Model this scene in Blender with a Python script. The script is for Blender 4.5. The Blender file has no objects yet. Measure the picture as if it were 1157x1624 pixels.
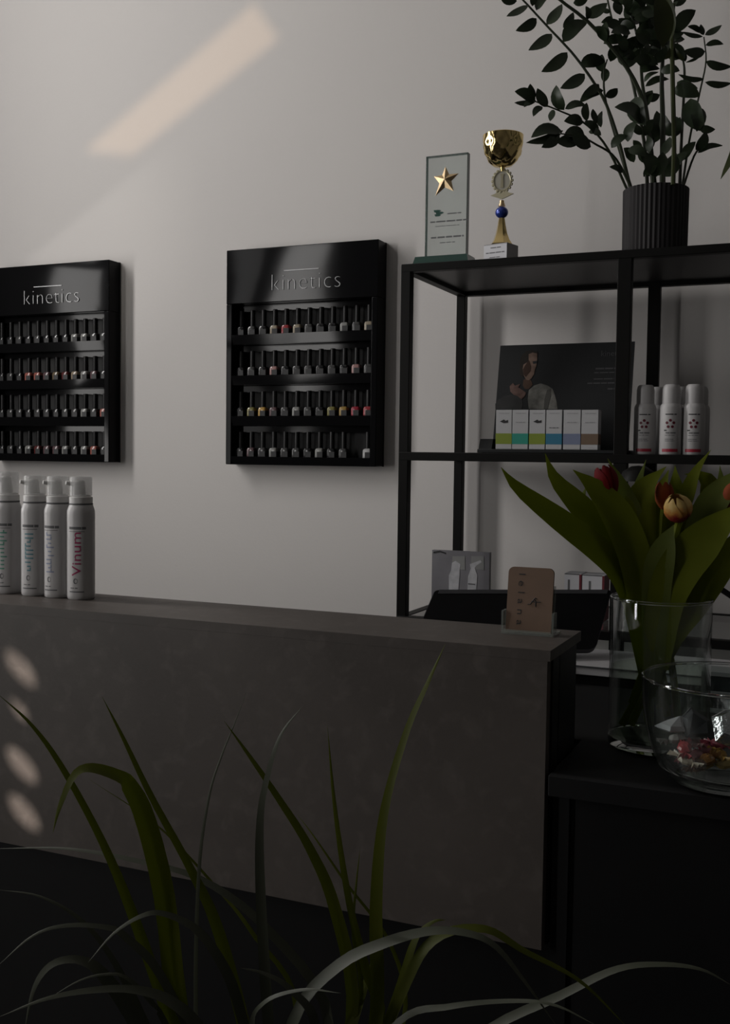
import bpy, math, random
from mathutils import Vector, Matrix
random.seed(7)
SC = bpy.context.scene
COL = SC.collection
PI = math.pi

# ---------------------------------------------------------------- camera
ZC = 1.15
F, YAW, PITCH, ROLL = 1704.5, 0.41528, 0.05153, 0.0126
CX, CY = 578.5, 812.0
_c, _s = math.cos(YAW), math.sin(YAW)
_f = Vector((-_s, _c, 0)); _r = Vector((_c, _s, 0)); _u = Vector((0, 0, 1))
FW = _f * math.cos(PITCH) - _u * math.sin(PITCH)
_u2 = _u * math.cos(PITCH) + _f * math.sin(PITCH)
RT = _r * math.cos(ROLL) + _u2 * math.sin(ROLL)
UP = _u2 * math.cos(ROLL) - _r * math.sin(ROLL)
CAMP = Vector((0, 0, ZC))
cd = bpy.data.cameras.new('camera'); cam = bpy.data.objects.new('camera', cd); COL.objects.link(cam)
cd.sensor_fit = 'VERTICAL'; cd.sensor_height = 24.0; cd.lens = F / 1624.0 * 24.0
cd.clip_start = 0.02; cd.clip_end = 50
m = Matrix((RT, UP, -FW)).transposed().to_4x4(); m.translation = CAMP
cam.matrix_world = m
SC.camera = cam

# ---------------------------------------------------------------- world, lamps, exposure
SC.view_settings.view_transform = 'Standard'; SC.view_settings.look = 'None'
SC.view_settings.exposure = 0.0; SC.view_settings.gamma = 1.0
SC.view_settings.use_curve_mapping = False
SC.cycles.max_bounces = 12; SC.cycles.transparent_max_bounces = 24; SC.cycles.transmission_bounces = 10
SC.cycles.caustics_reflective = False; SC.cycles.caustics_refractive = True; SC.cycles.blur_glossy = 1.0
SC.cycles.sample_clamp_indirect = 3.0
W = bpy.data.worlds.new('world'); SC.world = W; W.use_nodes = True
W.node_tree.nodes['Background'].inputs[0].default_value = (0.75, 0.85, 1.0, 1)
W.node_tree.nodes['Background'].inputs[1].default_value = 0.25

def area_light(name, loc, aim, sx, sy, power, col, spread=PI):
    d = bpy.data.lights.new(name, 'AREA'); d.shape = 'RECTANGLE'; d.size = sx; d.size_y = sy
    d.energy = power; d.color = col; d.spread = spread
    o = bpy.data.objects.new(name, d); COL.objects.link(o); o.location = loc
    o.rotation_euler = (Vector(aim) - Vector(loc)).to_track_quat('-Z', 'Y').to_euler()
    return o
def spot_light(name, loc, aim, power, col, ang, blend, rad):
    d = bpy.data.lights.new(name, 'SPOT'); d.energy = power; d.color = col; d.spot_size = ang
    d.spot_blend = blend; d.shadow_soft_size = rad
    o = bpy.data.objects.new(name, d); COL.objects.link(o); o.location = loc
    o.rotation_euler = (Vector(aim) - Vector(loc)).to_track_quat('-Z', 'Y').to_euler()
    return o
XL = -2.7                                     # left wall with three tall narrow windows
HC = 3.5                                      # ceiling height
WINS = [(1.00, 1.34, 0.95, 3.35), (-0.20, 0.16, 0.75, 2.65), (-0.80, -0.46, 0.35, 2.35)]
DAY = (1.0, 0.972, 0.945)
for _n, (_y0, _y1, _z0, _z1), _p in (('upper_window_daylight', (1.0, 1.34, 1.90, 3.35), 32), ('lower_window_daylight', (1.0, 1.34, 0.95, 1.85), 10),
                                     ('curtained_window_daylight', WINS[1], 5), ('door_window_daylight', WINS[2], 29)):
    area_light(_n, (XL - 0.02, (_y0 + _y1) / 2, (_z0 + _z1) / 2), (0, (_y0 + _y1) / 2 + .001, (_z0 + _z1) / 2 - .15), _y1 - _y0, _z1 - _z0, _p, DAY)
YB = -2.4                                     # wall behind the camera, with openings for the added light masks
LG1 = Vector((-0.6, -5.4, 2.7)); LG2 = Vector((0.8, -5.4, 1.9)); LG3 = Vector((-2.2, -5.4, 2.5))

# ---------------------------------------------------------------- pixel helpers (1157 x 1624)
def ray(px, py): return FW + RT * ((px - CX) / F) - UP * ((py - CY) / F)
def PY(px, py, Y): d = ray(px, py); return CAMP + d * (Y / d.y)
def PX(px, py, X): d = ray(px, py); return CAMP + d * (X / d.x)
def PZ(px, py, Z): d = ray(px, py); return CAMP + d * ((Z - ZC) / d.z)
def PD(px, py, D): return CAMP + ray(px, py) * D

# ---------------------------------------------------------------- materials
def lin(c):
    return tuple(((v / 255) / 12.92 if v / 255 <= 0.04045 else ((v / 255 + 0.055) / 1.055) ** 2.4) for v in c)
MATS = {}
def mat(name, rgb, rough=0.5, metal=0.0, spec=0.5, trans=0.0, ior=1.45, var=None, vscale=8.0, bump=0.0, bscale=60.0, coat=0.0, bdist=0.002, alpha=1.0):
    if name in MATS: return MATS[name]
    M = bpy.data.materials.new(name); M.use_nodes = True
    nt = M.node_tree; b = nt.nodes['Principled BSDF']
    b.inputs['Base Color'].default_value = (*rgb, 1); b.inputs['Roughness'].default_value = rough
    b.inputs['Metallic'].default_value = metal; b.inputs['Specular IOR Level'].default_value = spec
    b.inputs['Transmission Weight'].default_value = trans; b.inputs['IOR'].default_value = ior
    b.inputs['Coat Weight'].default_value = coat; b.inputs['Alpha'].default_value = alpha
    tc = nt.nodes.new('ShaderNodeTexCoord')
    if var is not None:
        n = nt.nodes.new('ShaderNodeTexNoise'); n.inputs['Scale'].default_value = vscale; n.inputs['Detail'].default_value = 6
        nt.links.new(tc.outputs['Object'], n.inputs['Vector'])
        r = nt.nodes.new('ShaderNodeValToRGB'); r.color_ramp.elements[0].position = 0.35; r.color_ramp.elements[1].position = 0.68
        r.color_ramp.elements[0].color = (*rgb, 1); r.color_ramp.elements[1].color = (*var, 1)
        nt.links.new(n.outputs['Fac'], r.inputs['Fac']); nt.links.new(r.outputs['Color'], b.inputs['Base Color'])
    if bump:
        n2 = nt.nodes.new('ShaderNodeTexNoise'); n2.inputs['Scale'].default_value = bscale; n2.inputs['Detail'].default_value = 0 if bscale < 5 else 3
        nt.links.new(tc.outputs['Object'], n2.inputs['Vector'])
        bp = nt.nodes.new('ShaderNodeBump'); bp.inputs['Strength'].default_value = bump; bp.inputs['Distance'].default_value = bdist
        nt.links.new(n2.outputs['Fac'], bp.inputs['Height']); nt.links.new(bp.outputs['Normal'], b.inputs['Normal'])
    MATS[name] = M
    return M
m_wall = mat('white_wall_paint', (0.66, 0.635, 0.615), 0.85, spec=0.2, var=(0.64, 0.615, 0.60), vscale=1.5, bump=0.12, bscale=180)
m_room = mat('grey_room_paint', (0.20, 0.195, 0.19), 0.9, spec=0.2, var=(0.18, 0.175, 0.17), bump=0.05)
m_ceil = mat('ceiling_paint', (0.45, 0.44, 0.43), 0.9, spec=0.2, var=(0.43, 0.42, 0.41), bump=0.05)
m_floor = mat('dark_floor', (0.022, 0.02, 0.019), 0.5, var=(0.03, 0.027, 0.025), vscale=5)
m_steel = mat('black_powder_coated_steel', (0.0038, 0.0036, 0.0032), 0.5, spec=0.16, bump=0.05, bscale=400)
m_panel = mat('black_shelf_panel', (0.017, 0.016, 0.0165), 0.4, spec=0.3, var=(0.019, 0.018, 0.018))
m_acryl = mat('black_gloss_acrylic', (0.006, 0.006, 0.0065), 0.07, spec=0.13, bump=0.7, bscale=4.5, bdist=0.008)
m_silver = mat('brushed_silver_letters', (0.30, 0.30, 0.305), 0.4, 1.0, bump=0.04)
m_black = mat('matt_black_laminate', (0.006, 0.006, 0.0065), 0.5, spec=0.25, var=(0.008, 0.008, 0.008))
m_tabletop = mat('satin_black_tabletop', (0.011, 0.011, 0.0115), 0.6, spec=0.12, var=(0.013, 0.013, 0.013))
m_white = mat('white_laminate', (0.42, 0.41, 0.42), 0.45, var=(0.40, 0.39, 0.40))
m_screen = mat('dark_screen_glass', (0.004, 0.004, 0.005), 0.25, spec=0.25, var=(0.005, 0.005, 0.006))
m_bezel = mat('dark_grey_plastic', (0.05, 0.05, 0.055), 0.45, var=(0.055, 0.055, 0.06))
m_gold = mat('polished_gold', (0.78, 0.60, 0.27), 0.12, 1.0, bump=0.15, bscale=40, bdist=0.003)
m_goldm = mat('satin_gold', (0.80, 0.60, 0.36), 0.32, 1.0, bump=0.08, bscale=120)
m_palegold = mat('pale_gold_plastic', (0.50, 0.46, 0.32), 0.35, 0.4, bump=0.1, bscale=200)
m_blue = mat('blue_enamel', (0.03, 0.06, 0.32), 0.18, 0.4, coat=0.5, var=(0.025, 0.05, 0.28))
m_marble = mat('grey_marble', (0.22, 0.215, 0.21), 0.35, var=(0.30, 0.29, 0.29), vscale=30)
m_paper = mat('white_paper', (0.62, 0.62, 0.65), 0.7, var=(0.60, 0.60, 0.63))
m_ink = mat('black_ink', (0.012, 0.012, 0.013), 0.6, var=(0.015, 0.015, 0.016))
m_greyink = mat('grey_ink', (0.12, 0.12, 0.125), 0.6, var=(0.13, 0.13, 0.135))
m_grnink = mat('green_ink', (0.01, 0.06, 0.045), 0.5, var=(0.012, 0.065, 0.05))
m_redink = mat('red_ink', (0.30, 0.012, 0.035), 0.5, var=(0.28, 0.012, 0.03))
m_darkred = mat('dark_red_ink', (0.11, 0.008, 0.02), 0.5, var=(0.10, 0.008, 0.02))
m_dimtext = mat('dim_grey_print', (0.05, 0.05, 0.054), 0.5, var=(0.045, 0.045, 0.048))
m_can = mat('satin_white_can', (0.50, 0.49, 0.49), 0.38, var=(0.48, 0.47, 0.47), vscale=20)
m_can2 = mat('matt_white_can', (0.44, 0.43, 0.43), 0.42, var=(0.42, 0.41, 0.41), vscale=20)
m_nozzle = mat('white_nozzle_plastic', (0.62, 0.61, 0.60), 0.4, var=(0.6, 0.59, 0.58))
m_pink = mat('magenta_print', (0.34, 0.03, 0.11), 0.5, var=(0.30, 0.03, 0.10))
m_aqua = mat('aqua_print', (0.11, 0.26, 0.30), 0.5, var=(0.10, 0.24, 0.28))
m_lilac = mat('pale_blue_print', (0.24, 0.27, 0.37), 0.5, var=(0.22, 0.25, 0.35))
m_mint = mat('mint_print', (0.10, 0.30, 0.22), 0.5, var=(0.09, 0.27, 0.20))
m_kraft = mat('kraft_brown_card', (0.155, 0.098, 0.066), 0.75, var=(0.14, 0.09, 0.062), vscale=40)
m_soil = mat('dark_soil', (0.012, 0.009, 0.006), 0.95, var=(0.02, 0.015, 0.01), vscale=60, bump=0.5)
m_pot = mat('charcoal_ceramic', (0.019, 0.0175, 0.0185), 0.65, spec=.25, var=(0.021, 0.019, 0.020))
def leafy(M, rgb, fac=.35):                              # some of the light comes through the blade
    nt = M.node_tree; b = nt.nodes['Principled BSDF']; out = nt.nodes['Material Output']; t = nt.nodes.new('ShaderNodeBsdfTranslucent'); t.inputs[0].default_value = (*rgb, 1)
    mx = nt.nodes.new('ShaderNodeMixShader'); mx.inputs[0].default_value = fac; nt.links.new(b.outputs[0], mx.inputs[1]); nt.links.new(t.outputs[0], mx.inputs[2]); nt.links.new(mx.outputs[0], out.inputs[0]); return M
m_zz = mat('dark_glossy_leaf', (0.017, 0.028, 0.014), 0.32, spec=0.5, var=(0.026, 0.038, 0.018), vscale=30)
m_zzstem = mat('dark_green_stalk', (0.016, 0.022, 0.012), 0.45, var=(0.022, 0.03, 0.012), vscale=20)
m_olive = mat('olive_green_leaf', (0.024, 0.032, 0.008), 0.45, spec=.35, var=(0.032, 0.040, 0.010), vscale=20)
m_grass = leafy(mat('grass_blade_green', (0.062, 0.074, 0.004), 0.5, spec=0.3, var=(0.080, 0.090, 0.005), vscale=25), (.30, .34, .02))
m_grass2 = mat('grey_green_blade', (0.045, 0.050, 0.032), 0.5, spec=0.4, var=(0.055, 0.060, 0.040), vscale=25)
m_tleaf = leafy(mat('tulip_leaf_green', (0.105, 0.125, 0.006), 0.55, spec=0.2, var=(0.130, 0.150, 0.010), vscale=18), (.38, .44, .03))
m_tleaf2 = leafy(mat('tulip_leaf_blue_green', (0.095, 0.118, 0.022), 0.55, spec=0.25, var=(0.120, 0.142, 0.030), vscale=18), (.34, .42, .06))
m_tred = mat('red_petal', (0.12, 0.006, 0.006), 0.7, spec=.12, var=(0.09, 0.005, 0.008), vscale=60)
m_tyel = mat('yellow_petal_red_flush', (0.66, 0.46, 0.17), 0.5, spec=.3)
def petal_flush():                                       # red at the foot of each petal, streaked yellow above
    nt = m_tyel.node_tree; b = nt.nodes['Principled BSDF']; tc = nt.nodes.new('ShaderNodeTexCoord'); sx = nt.nodes.new('ShaderNodeSeparateXYZ')
    n = nt.nodes.new('ShaderNodeTexNoise'); n.inputs['Scale'].default_value = 130; nt.links.new(tc.outputs['Object'], n.inputs['Vector'])
    nt.links.new(tc.outputs['Generated'], sx.inputs[0]); ad = nt.nodes.new('ShaderNodeMath'); ad.operation = 'MULTIPLY_ADD'; ad.inputs[1].default_value = .55
    nt.links.new(n.outputs['Fac'], ad.inputs[0]); nt.links.new(sx.outputs['Z'], ad.inputs[2]); r = nt.nodes.new('ShaderNodeValToRGB'); e = r.color_ramp.elements
    e[0].position = .45; e[0].color = (.22, .012, .02, 1); e[1].position = .92; e[1].color = (.58, .40, .14, 1); x = e.new(.68); x.color = (.50, .22, .05, 1)
    nt.links.new(ad.outputs[0], r.inputs['Fac']); nt.links.new(r.outputs['Color'], b.inputs['Base Color'])
petal_flush()
m_tora = mat('orange_petal', (0.22, 0.055, 0.012), 0.7, spec=.15, var=(0.17, 0.025, 0.012), vscale=50)

def glass(name, rgb, rough=0.0, ior=1.45):
    M = mat(name, rgb, rough, 0.0, 0.5, 1.0, ior)
    return M
def thin_glass(name, tint, lo=.045, hi=.9, rough=.04):     # clear sheet: see-through, glossier towards grazing angles
    M = bpy.data.materials.new(name); M.use_nodes = True; nt = M.node_tree; nt.nodes.remove(nt.nodes['Principled BSDF']); out = nt.nodes['Material Output']
    tr = nt.nodes.new('ShaderNodeBsdfTransparent'); tr.inputs[0].default_value = (*tint, 1); gl = nt.nodes.new('ShaderNodeBsdfGlossy'); gl.inputs['Roughness'].default_value = rough
    lw = nt.nodes.new('ShaderNodeLayerWeight'); lw.inputs[0].default_value = .5; pw_ = nt.nodes.new('ShaderNodeMath'); pw_.operation = 'POWER'; pw_.inputs[1].default_value = 2.6
    ma = nt.nodes.new('ShaderNodeMath'); ma.operation = 'MULTIPLY_ADD'; ma.inputs[1].default_value = hi; ma.inputs[2].default_value = lo
    mx = nt.nodes.new('ShaderNodeMixShader'); nt.links.new(lw.outputs['Facing'], pw_.inputs[0]); nt.links.new(pw_.outputs[0], ma.inputs[0]); nt.links.new(ma.outputs[0], mx.inputs[0])
    nt.links.new(tr.outputs[0], mx.inputs[1]); nt.links.new(gl.outputs[0], mx.inputs[2]); nt.links.new(mx.outputs[0], out.inputs[0]); return M
m_glass = thin_glass('clear_glass', (0.93, 0.955, 0.945))
m_water = thin_glass('vase_water', (0.90, 0.93, 0.88), .03, .25, .02)
m_green_glass = mat('pale_green_glass', (0.30, 0.42, 0.38), 0.03, spec=0.5, alpha=0.22)
m_green_base = mat('green_glass_base', (0.035, 0.075, 0.062), 0.15, spec=0.6, var=(0.03, 0.065, 0.055))
m_clearplas = mat('clear_acrylic', (0.30, 0.33, 0.30), 0.08, spec=0.8, alpha=0.35)
m_frost = mat('cloudy_clear_plastic', (0.72, 0.72, 0.71), 0.2, spec=0.5, alpha=0.30)

# dark concrete laminate
def concrete():
    M = bpy.data.materials.new('dark_concrete_laminate'); M.use_nodes = True; nt = M.node_tree; b = nt.nodes['Principled BSDF']
    tc = nt.nodes.new('ShaderNodeTexCoord')
    def noise(sc, det, dist=0.0):
        n = nt.nodes.new('ShaderNodeTexNoise'); n.inputs['Scale'].default_value = sc; n.inputs['Detail'].default_value = det
        n.inputs['Distortion'].default_value = dist; nt.links.new(tc.outputs['Object'], n.inputs['Vector']); return n
    a = noise(5, 8, 0.6); c = noise(38, 10, .3); fine = noise(160, 4)
    r = nt.nodes.new('ShaderNodeValToRGB')
    r.color_ramp.elements[0].position = 0.3; r.color_ramp.elements[0].color = (0.060, 0.051, 0.045, 1)
    r.color_ramp.elements[1].position = 0.72; r.color_ramp.elements[1].color = (0.088, 0.075, 0.067, 1)
    nt.links.new(a.outputs['Fac'], r.inputs['Fac'])
    r2 = nt.nodes.new('ShaderNodeValToRGB')
    r2.color_ramp.elements[0].position = 0.52; r2.color_ramp.elements[0].color = (0, 0, 0, 1)
    r2.color_ramp.elements[1].position = 0.78; r2.color_ramp.elements[1].color = (1, 1, 1, 1)
    nt.links.new(c.outputs['Fac'], r2.inputs['Fac'])
    mx = nt.nodes.new('ShaderNodeMixRGB'); mx.inputs[2].default_value = (0.098, 0.085, 0.076, 1)
    nt.links.new(r2.outputs['Color'], mx.inputs[0]); nt.links.new(r.outputs['Color'], mx.inputs[1])
    nt.links.new(mx.outputs[0], b.inputs['Base Color']); b.inputs['Roughness'].default_value = 0.5
    b.inputs['Specular IOR Level'].default_value = 0.35
    bp = nt.nodes.new('ShaderNodeBump'); bp.inputs['Strength'].default_value = 0.15; bp.inputs['Distance'].default_value = 0.001
    nt.links.new(fine.outputs['Fac'], bp.inputs['Height']); nt.links.new(bp.outputs['Normal'], b.inputs['Normal'])
    return M
m_conc = concrete()

# ---------------------------------------------------------------- mesh builder
class MB:
    def __init__(s): s.v = []; s.f = []
    def add(s, vs, fs):
        o = len(s.v); s.v += [Vector(p) for p in vs]; s.f += [tuple(i + o for i in f) for f in fs]; return s
    def box(s, a, b):
        (x0, y0, z0), (x1, y1, z1) = a, b
        return s.add([(x0, y0, z0), (x1, y0, z0), (x1, y1, z0), (x0, y1, z0), (x0, y0, z1), (x1, y0, z1), (x1, y1, z1), (x0, y1, z1)],
                     [(0, 3, 2, 1), (4, 5, 6, 7), (0, 1, 5, 4), (1, 2, 6, 5), (2, 3, 7, 6), (3, 0, 4, 7)])
    def frame_box(s, o, ax, ay, az):                    # box from a corner and three edge vectors
        o = Vector(o); P = [o, o + ax, o + ax + ay, o + ay]; P += [p + az for p in P]
        return s.add(P, [(0, 3, 2, 1), (4, 5, 6, 7), (0, 1, 5, 4), (1, 2, 6, 5), (2, 3, 7, 6), (3, 0, 4, 7)])
    def lathe(s, prof, n=32, c=(0, 0, 0), flute=0, fl=0.0, closed=True):
        c = Vector(c); vs = []; fs = []
        for (r, z) in prof:
            for k in range(n):
                rr = r * (1 + (fl if flute and k % 2 else 0)); a = 2 * PI * k / n
                vs.append(c + Vector((rr * math.cos(a), rr * math.sin(a), z)))
        for i in range(len(prof) - 1):
            for k in range(n):
                fs.append((i * n + k, i * n + (k + 1) % n, (i + 1) * n + (k + 1) % n, (i + 1) * n + k))
        if closed:
            if prof[0][0] > 1e-5: fs.append(tuple(range(n - 1, -1, -1)))
            if prof[-1][0] > 1e-5: fs.append(tuple((len(prof) - 1) * n + k for k in range(n)))
        return s.add(vs, fs)
    def tube(s, pts, rad, n=6):
        pts = [Vector(p) for p in pts]; vs = []; fs = []; L = len(pts)
        for i, p in enumerate(pts):
            t = (pts[min(i + 1, L - 1)] - pts[max(i - 1, 0)]).normalized()
            a = t.orthogonal().normalized() if i == 0 else (a - t * a.dot(t)).normalized()
            b = t.cross(a); r = rad[i] if isinstance(rad, (list, tuple)) else rad
            for k in range(n):
                w = 2 * PI * k / n; vs.append(p + (a * math.cos(w) + b * math.sin(w)) * r)
        for i in range(L - 1):
            for k in range(n): fs.append((i * n + k, i * n + (k + 1) % n, (i + 1) * n + (k + 1) % n, (i + 1) * n + k))
        fs.append(tuple(range(n - 1, -1, -1))); fs.append(tuple((L - 1) * n + k for k in range(n)))
        return s.add(vs, fs)
    def blade(s, pts, wid, nrm, fold=0.25, thick=0.0006):   # tapering leaf of lens section along a line
        pts = [Vector(p) for p in pts]; vs = []; fs = []; L = len(pts)
        for i, p in enumerate(pts):
            t = (pts[min(i + 1, L - 1)] - pts[max(i - 1, 0)]).normalized()
            nn = nrm[i] if isinstance(nrm, list) else nrm
            sd = t.cross(nn); sd = sd.normalized() if sd.length > 1e-6 else t.orthogonal().normalized()
            up = sd.cross(t).normalized(); w = max(wid[i], 1e-5)
            th = min(thick, w * 0.6)
            vs += [p - sd * w + up * fold * w, p + up * th, p + sd * w + up * fold * w, p - up * th]
        for i in range(L - 1):
            for k in range(4): fs.append((i * 4 + k, i * 4 + (k + 1) % 4, (i + 1) * 4 + (k + 1) % 4, (i + 1) * 4 + k))
        fs.append((3, 2, 1, 0)); e = (L - 1) * 4; fs.append((e, e + 1, e + 2, e + 3))
        return s.add(vs, fs)
    def prism(s, loop, off):                              # flat outline given real thickness
        loop = [Vector(p) for p in loop]; off = Vector(off); n = len(loop)
        return s.add(loop + [p + off for p in loop], [tuple(range(n)), tuple(range(2 * n - 1, n - 1, -1))] + [((i + 1) % n, i, n + i, n + (i + 1) % n) for i in range(n)])
    def ellipsoid(s, c, r, n=12, m_=8, R=None):
        c = Vector(c); vs = []; fs = []
        for i in range(m_ + 1):
            th = PI * i / m_
            for k in range(n):
                a = 2 * PI * k / n; p = Vector((r[0] * math.sin(th) * math.cos(a), r[1] * math.sin(th) * math.sin(a), r[2] * math.cos(th)))
                vs.append(c + (R @ p if R else p))
        for i in range(m_):
            for k in range(n): fs.append((i * n + k, (i + 1) * n + k, (i + 1) * n + (k + 1) % n, i * n + (k + 1) % n))
        return s.add(vs, fs)
    def slice_x(s, step):                                 # extra edges across, so that a print can wrap round a can
        import bmesh
        me = bpy.data.meshes.new('print'); me.from_pydata([tuple(p) for p in s.v], [], s.f); bm = bmesh.new(); bm.from_mesh(me)
        lo = min(p.x for p in s.v); hi = max(p.x for p in s.v); x = lo + step
        while x < hi:
            bmesh.ops.bisect_plane(bm, geom=bm.verts[:] + bm.edges[:] + bm.faces[:], plane_co=(x, 0, 0), plane_no=(1, 0, 0)); x += step
        bm.verts.index_update(); s.v = [v.co.copy() for v in bm.verts]; s.f = [tuple(v.index for v in f.verts) for f in bm.faces]
        bm.free(); bpy.data.meshes.remove(me); return s
    def mapv(s, fn): s.v = [Vector(fn(p)) for p in s.v]; return s
    def mesh(s, name, off=(0, 0, 0), smooth=True):
        off = Vector(off); me = bpy.data.meshes.new(name)
        me.from_pydata([tuple(p - off) for p in s.v], [], s.f); me.validate(); 
        import bmesh
        bm = bmesh.new(); bm.from_mesh(me); bmesh.ops.remove_doubles(bm, verts=bm.verts, dist=1e-6)
        bmesh.ops.recalc_face_normals(bm, faces=bm.faces); bm.to_mesh(me); bm.free()
        if smooth:
            me.shade_smooth(); me.set_sharp_from_angle(angle=math.radians(38))
        return me

def wloc(o):
    v = Vector((0, 0, 0))
    while o is not None: v += o.location; o = o.parent
    return v
def obj(name, mb, material, parent=None, smooth=True, bevel=0.0, label=None):
    me = mb.mesh(name, wloc(parent) if parent else (0, 0, 0), smooth); me.materials.append(material)
    o = bpy.data.objects.new(name, me); COL.objects.link(o)
    if parent: o.parent = parent
    if bevel:
        b = o.modifiers.new('bevel', 'BEVEL'); b.width = bevel; b.segments = 2; b.limit_method = 'ANGLE'; b.angle_limit = math.radians(40)
    if label: o['label'] = label
    if name in ('printed_lines', 'fine_print', 'top_print', 'brand_line', 'script_mark'): o['kind'] = 'stuff'    # strokes too small to pick apart
    return o
def thing(name, label, cat, loc=(0, 0, 0), group=None):
    o = bpy.data.objects.new(name, None); o.empty_display_size = 0.05; COL.objects.link(o); o.location = loc
    o['label'] = label; o['category'] = cat
    if group: o['group'] = group
    return o
def struct(name, mb, material, label=None, parent=None, smooth=False):
    o = obj(name, mb, material, parent, smooth)
    if parent is None: o['kind'] = 'structure'
    if label: o['label'] = label
    return o
def text_mb(s, size, ext=0.0004, offset=0.0, align='CENTER', spacing=1.0):    # lettering in the XY plane, baseline at 0
    cu = bpy.data.curves.new('lettering', 'FONT'); cu.body = s; cu.size = size; cu.extrude = ext; cu.offset = offset
    cu.align_x = align; cu.space_character = spacing; cu.resolution_u = 3
    t = bpy.data.objects.new('lettering', cu); COL.objects.link(t)
    me = bpy.data.meshes.new_from_object(t)
    mb = MB(); mb.add([v.co.copy() for v in me.vertices], [tuple(p.vertices) for p in me.polygons])
    bpy.data.objects.remove(t); bpy.data.meshes.remove(me); bpy.data.curves.remove(cu)
    return mb
def smooth_line(P, n):                                     # Catmull-Rom through the points
    P = [Vector(p) for p in P]; Q = [P[0] * 2 - P[1]] + P + [P[-1] * 2 - P[-2]]; out = []
    S = len(P) - 1
    for i in range(n):
        u = i / (n - 1) * S; k = min(int(u), S - 1); t = u - k
        a, b, c, d = Q[k:k + 4]
        out.append(0.5 * ((2 * b) + (c - a) * t + (2 * a - 5 * b + 4 * c - d) * t * t + (3 * b - a - 3 * c + d) * t ** 3))
    return out
def dashes(mb, place, x0, x1, z, h, word=0.008, gap=0.0025, seed=0):        # a printed line too small to read: word-long strokes
    rnd = random.Random(seed); x = x0
    while x < x1 - 1e-5:
        w = min(word * rnd.uniform(0.6, 1.5), x1 - x)
        mb.add([place(x, z), place(x + w, z), place(x + w, z + h), place(x, z + h)], [(0, 1, 2, 3)])
        x += w + gap
ORD = ['first', 'second', 'third', 'fourth', 'fifth', 'sixth', 'seventh', 'eighth', 'ninth', 'tenth', 'eleventh', 'twelfth']

# ================================================================ the room
YW = 2.325                                     # display wall; the rack stands close to it
struct('wall_back', MB().box((XL - .1, YW, 0), (2.2, YW + 0.15, HC)), m_wall, 'pale grey-white painted wall behind the displays and rack')
struct('floor', MB().box((XL - .1, YB - .05, -0.1), (2.2, YW, 0)), m_floor)
struct('ceiling', MB().box((XL - .1, YB - .05, HC), (2.2, YW + 0.15, HC + .1)), m_ceil)
struct('wall_right', MB().box((2.1, YB - .05, 0), (2.25, YW, HC)), m_room)
wl = MB(); ys = sorted([YB + .01, YW] + [y for w in WINS for y in w[:2]])
for a, b in zip(ys[::2], ys[1::2]): wl.box((XL - 0.1, a, 0), (XL, b, HC))
for (y0, y1, z0, z1) in WINS:
    wl.box((XL - 0.1, y0, 0), (XL, y1, z0)); wl.box((XL - 0.1, y0, z1), (XL, y1, HC))
struct('wall_left', wl, m_room)
for i, (y0, y1, z0, z1) in enumerate(WINS):
    wf = MB()
    for (a, b, c, d) in ((y0, y0 + .03, z0, z1), (y1 - .03, y1, z0, z1), (y0, y1, z0, z0 + .03), (y0, y1, z1 - .03, z1), (y0, y1, z0 + .90, z0 + .95)):
        wf.box((XL - 0.018, a, c), (XL - 0.003, b, d))
    struct('window_%d' % (i + 1), wf, m_bezel, 'dark window frame in the left wall')

# the wall behind the camera: added unseen plates with holes cut to shape the light patches
def ring_plate(mb, rect, hole, y, th=0.01):
    (x0, z0, x1, z1) = rect; n = len(hole); cx = sum(p[0] for p in hole) / n; cz = sum(p[1] for p in hole) / n
    outer = []
    angs = []
    for (x, z) in hole:
        dx, dz = x - cx, z - cz; t = 1e9
        if dx > 1e-9: t = min(t, (x1 - cx) / dx)
        if dx < -1e-9: t = min(t, (x0 - cx) / dx)
        if dz > 1e-9: t = min(t, (z1 - cz) / dz)
        if dz < -1e-9: t = min(t, (z0 - cz) / dz)
        outer.append((cx + dx * t, cz + dz * t))
    # add the rectangle's corners by inserting matching hole points
    pts = [(h, o) for h, o in zip(hole, outer)]
    for i in range(n):
        (h0, o0), (h1, o1) = pts[i], pts[(i + 1) % n]
        f4 = [(h0[0], y, h0[1]), (h1[0], y, h1[1]), (o1[0], y, o1[1]), (o0[0], y, o0[1])]
        mb.prism(f4, (0, th, 0))
        for cxr, czr in ((x0, z0), (x1, z0), (x1, z1), (x0, z1)):
            on = lambda p, q: (abs(p[0] - cxr) < 1e-6) != (abs(q[0] - cxr) < 1e-6) and (abs(p[1] - czr) < 1e-6) != (abs(q[1] - czr) < 1e-6)
            a0 = abs(o0[0] - cxr) < 1e-6 or abs(o0[1] - czr) < 1e-6; a1 = abs(o1[0] - cxr) < 1e-6 or abs(o1[1] - czr) < 1e-6
            if a0 and a1 and on(o0, o1):
                mb.prism([(o0[0], y, o0[1]), (o1[0], y, o1[1]), (cxr, y, czr)], (0, th, 0))
def shadow_back(P, L, y=YB):
    t = (y - L.y) / (P.y - L.y); q = L + (P - L) * t; return (q.x, q.z)
def densify(loop, n=16):
    out = []
    for i in range(len(loop)):
        a, b = loop[i], loop[(i + 1) % len(loop)]
        for k in range(n): out.append((a[0] + (b[0] - a[0]) * k / n, a[1] + (b[1] - a[1]) * k / n))
    return out
sh = MB()
streak = densify([shadow_back(PY(px, py, YW), LG1) for px, py in ((132, 241), (206, 249), (442, 62), (402, 6))])
wedge = densify([shadow_back(PY(px, py, YW), LG3) for px, py in ((34, 420), (330, 180), (700, 300), (700, 800), (34, 800))])
spots = []
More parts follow.
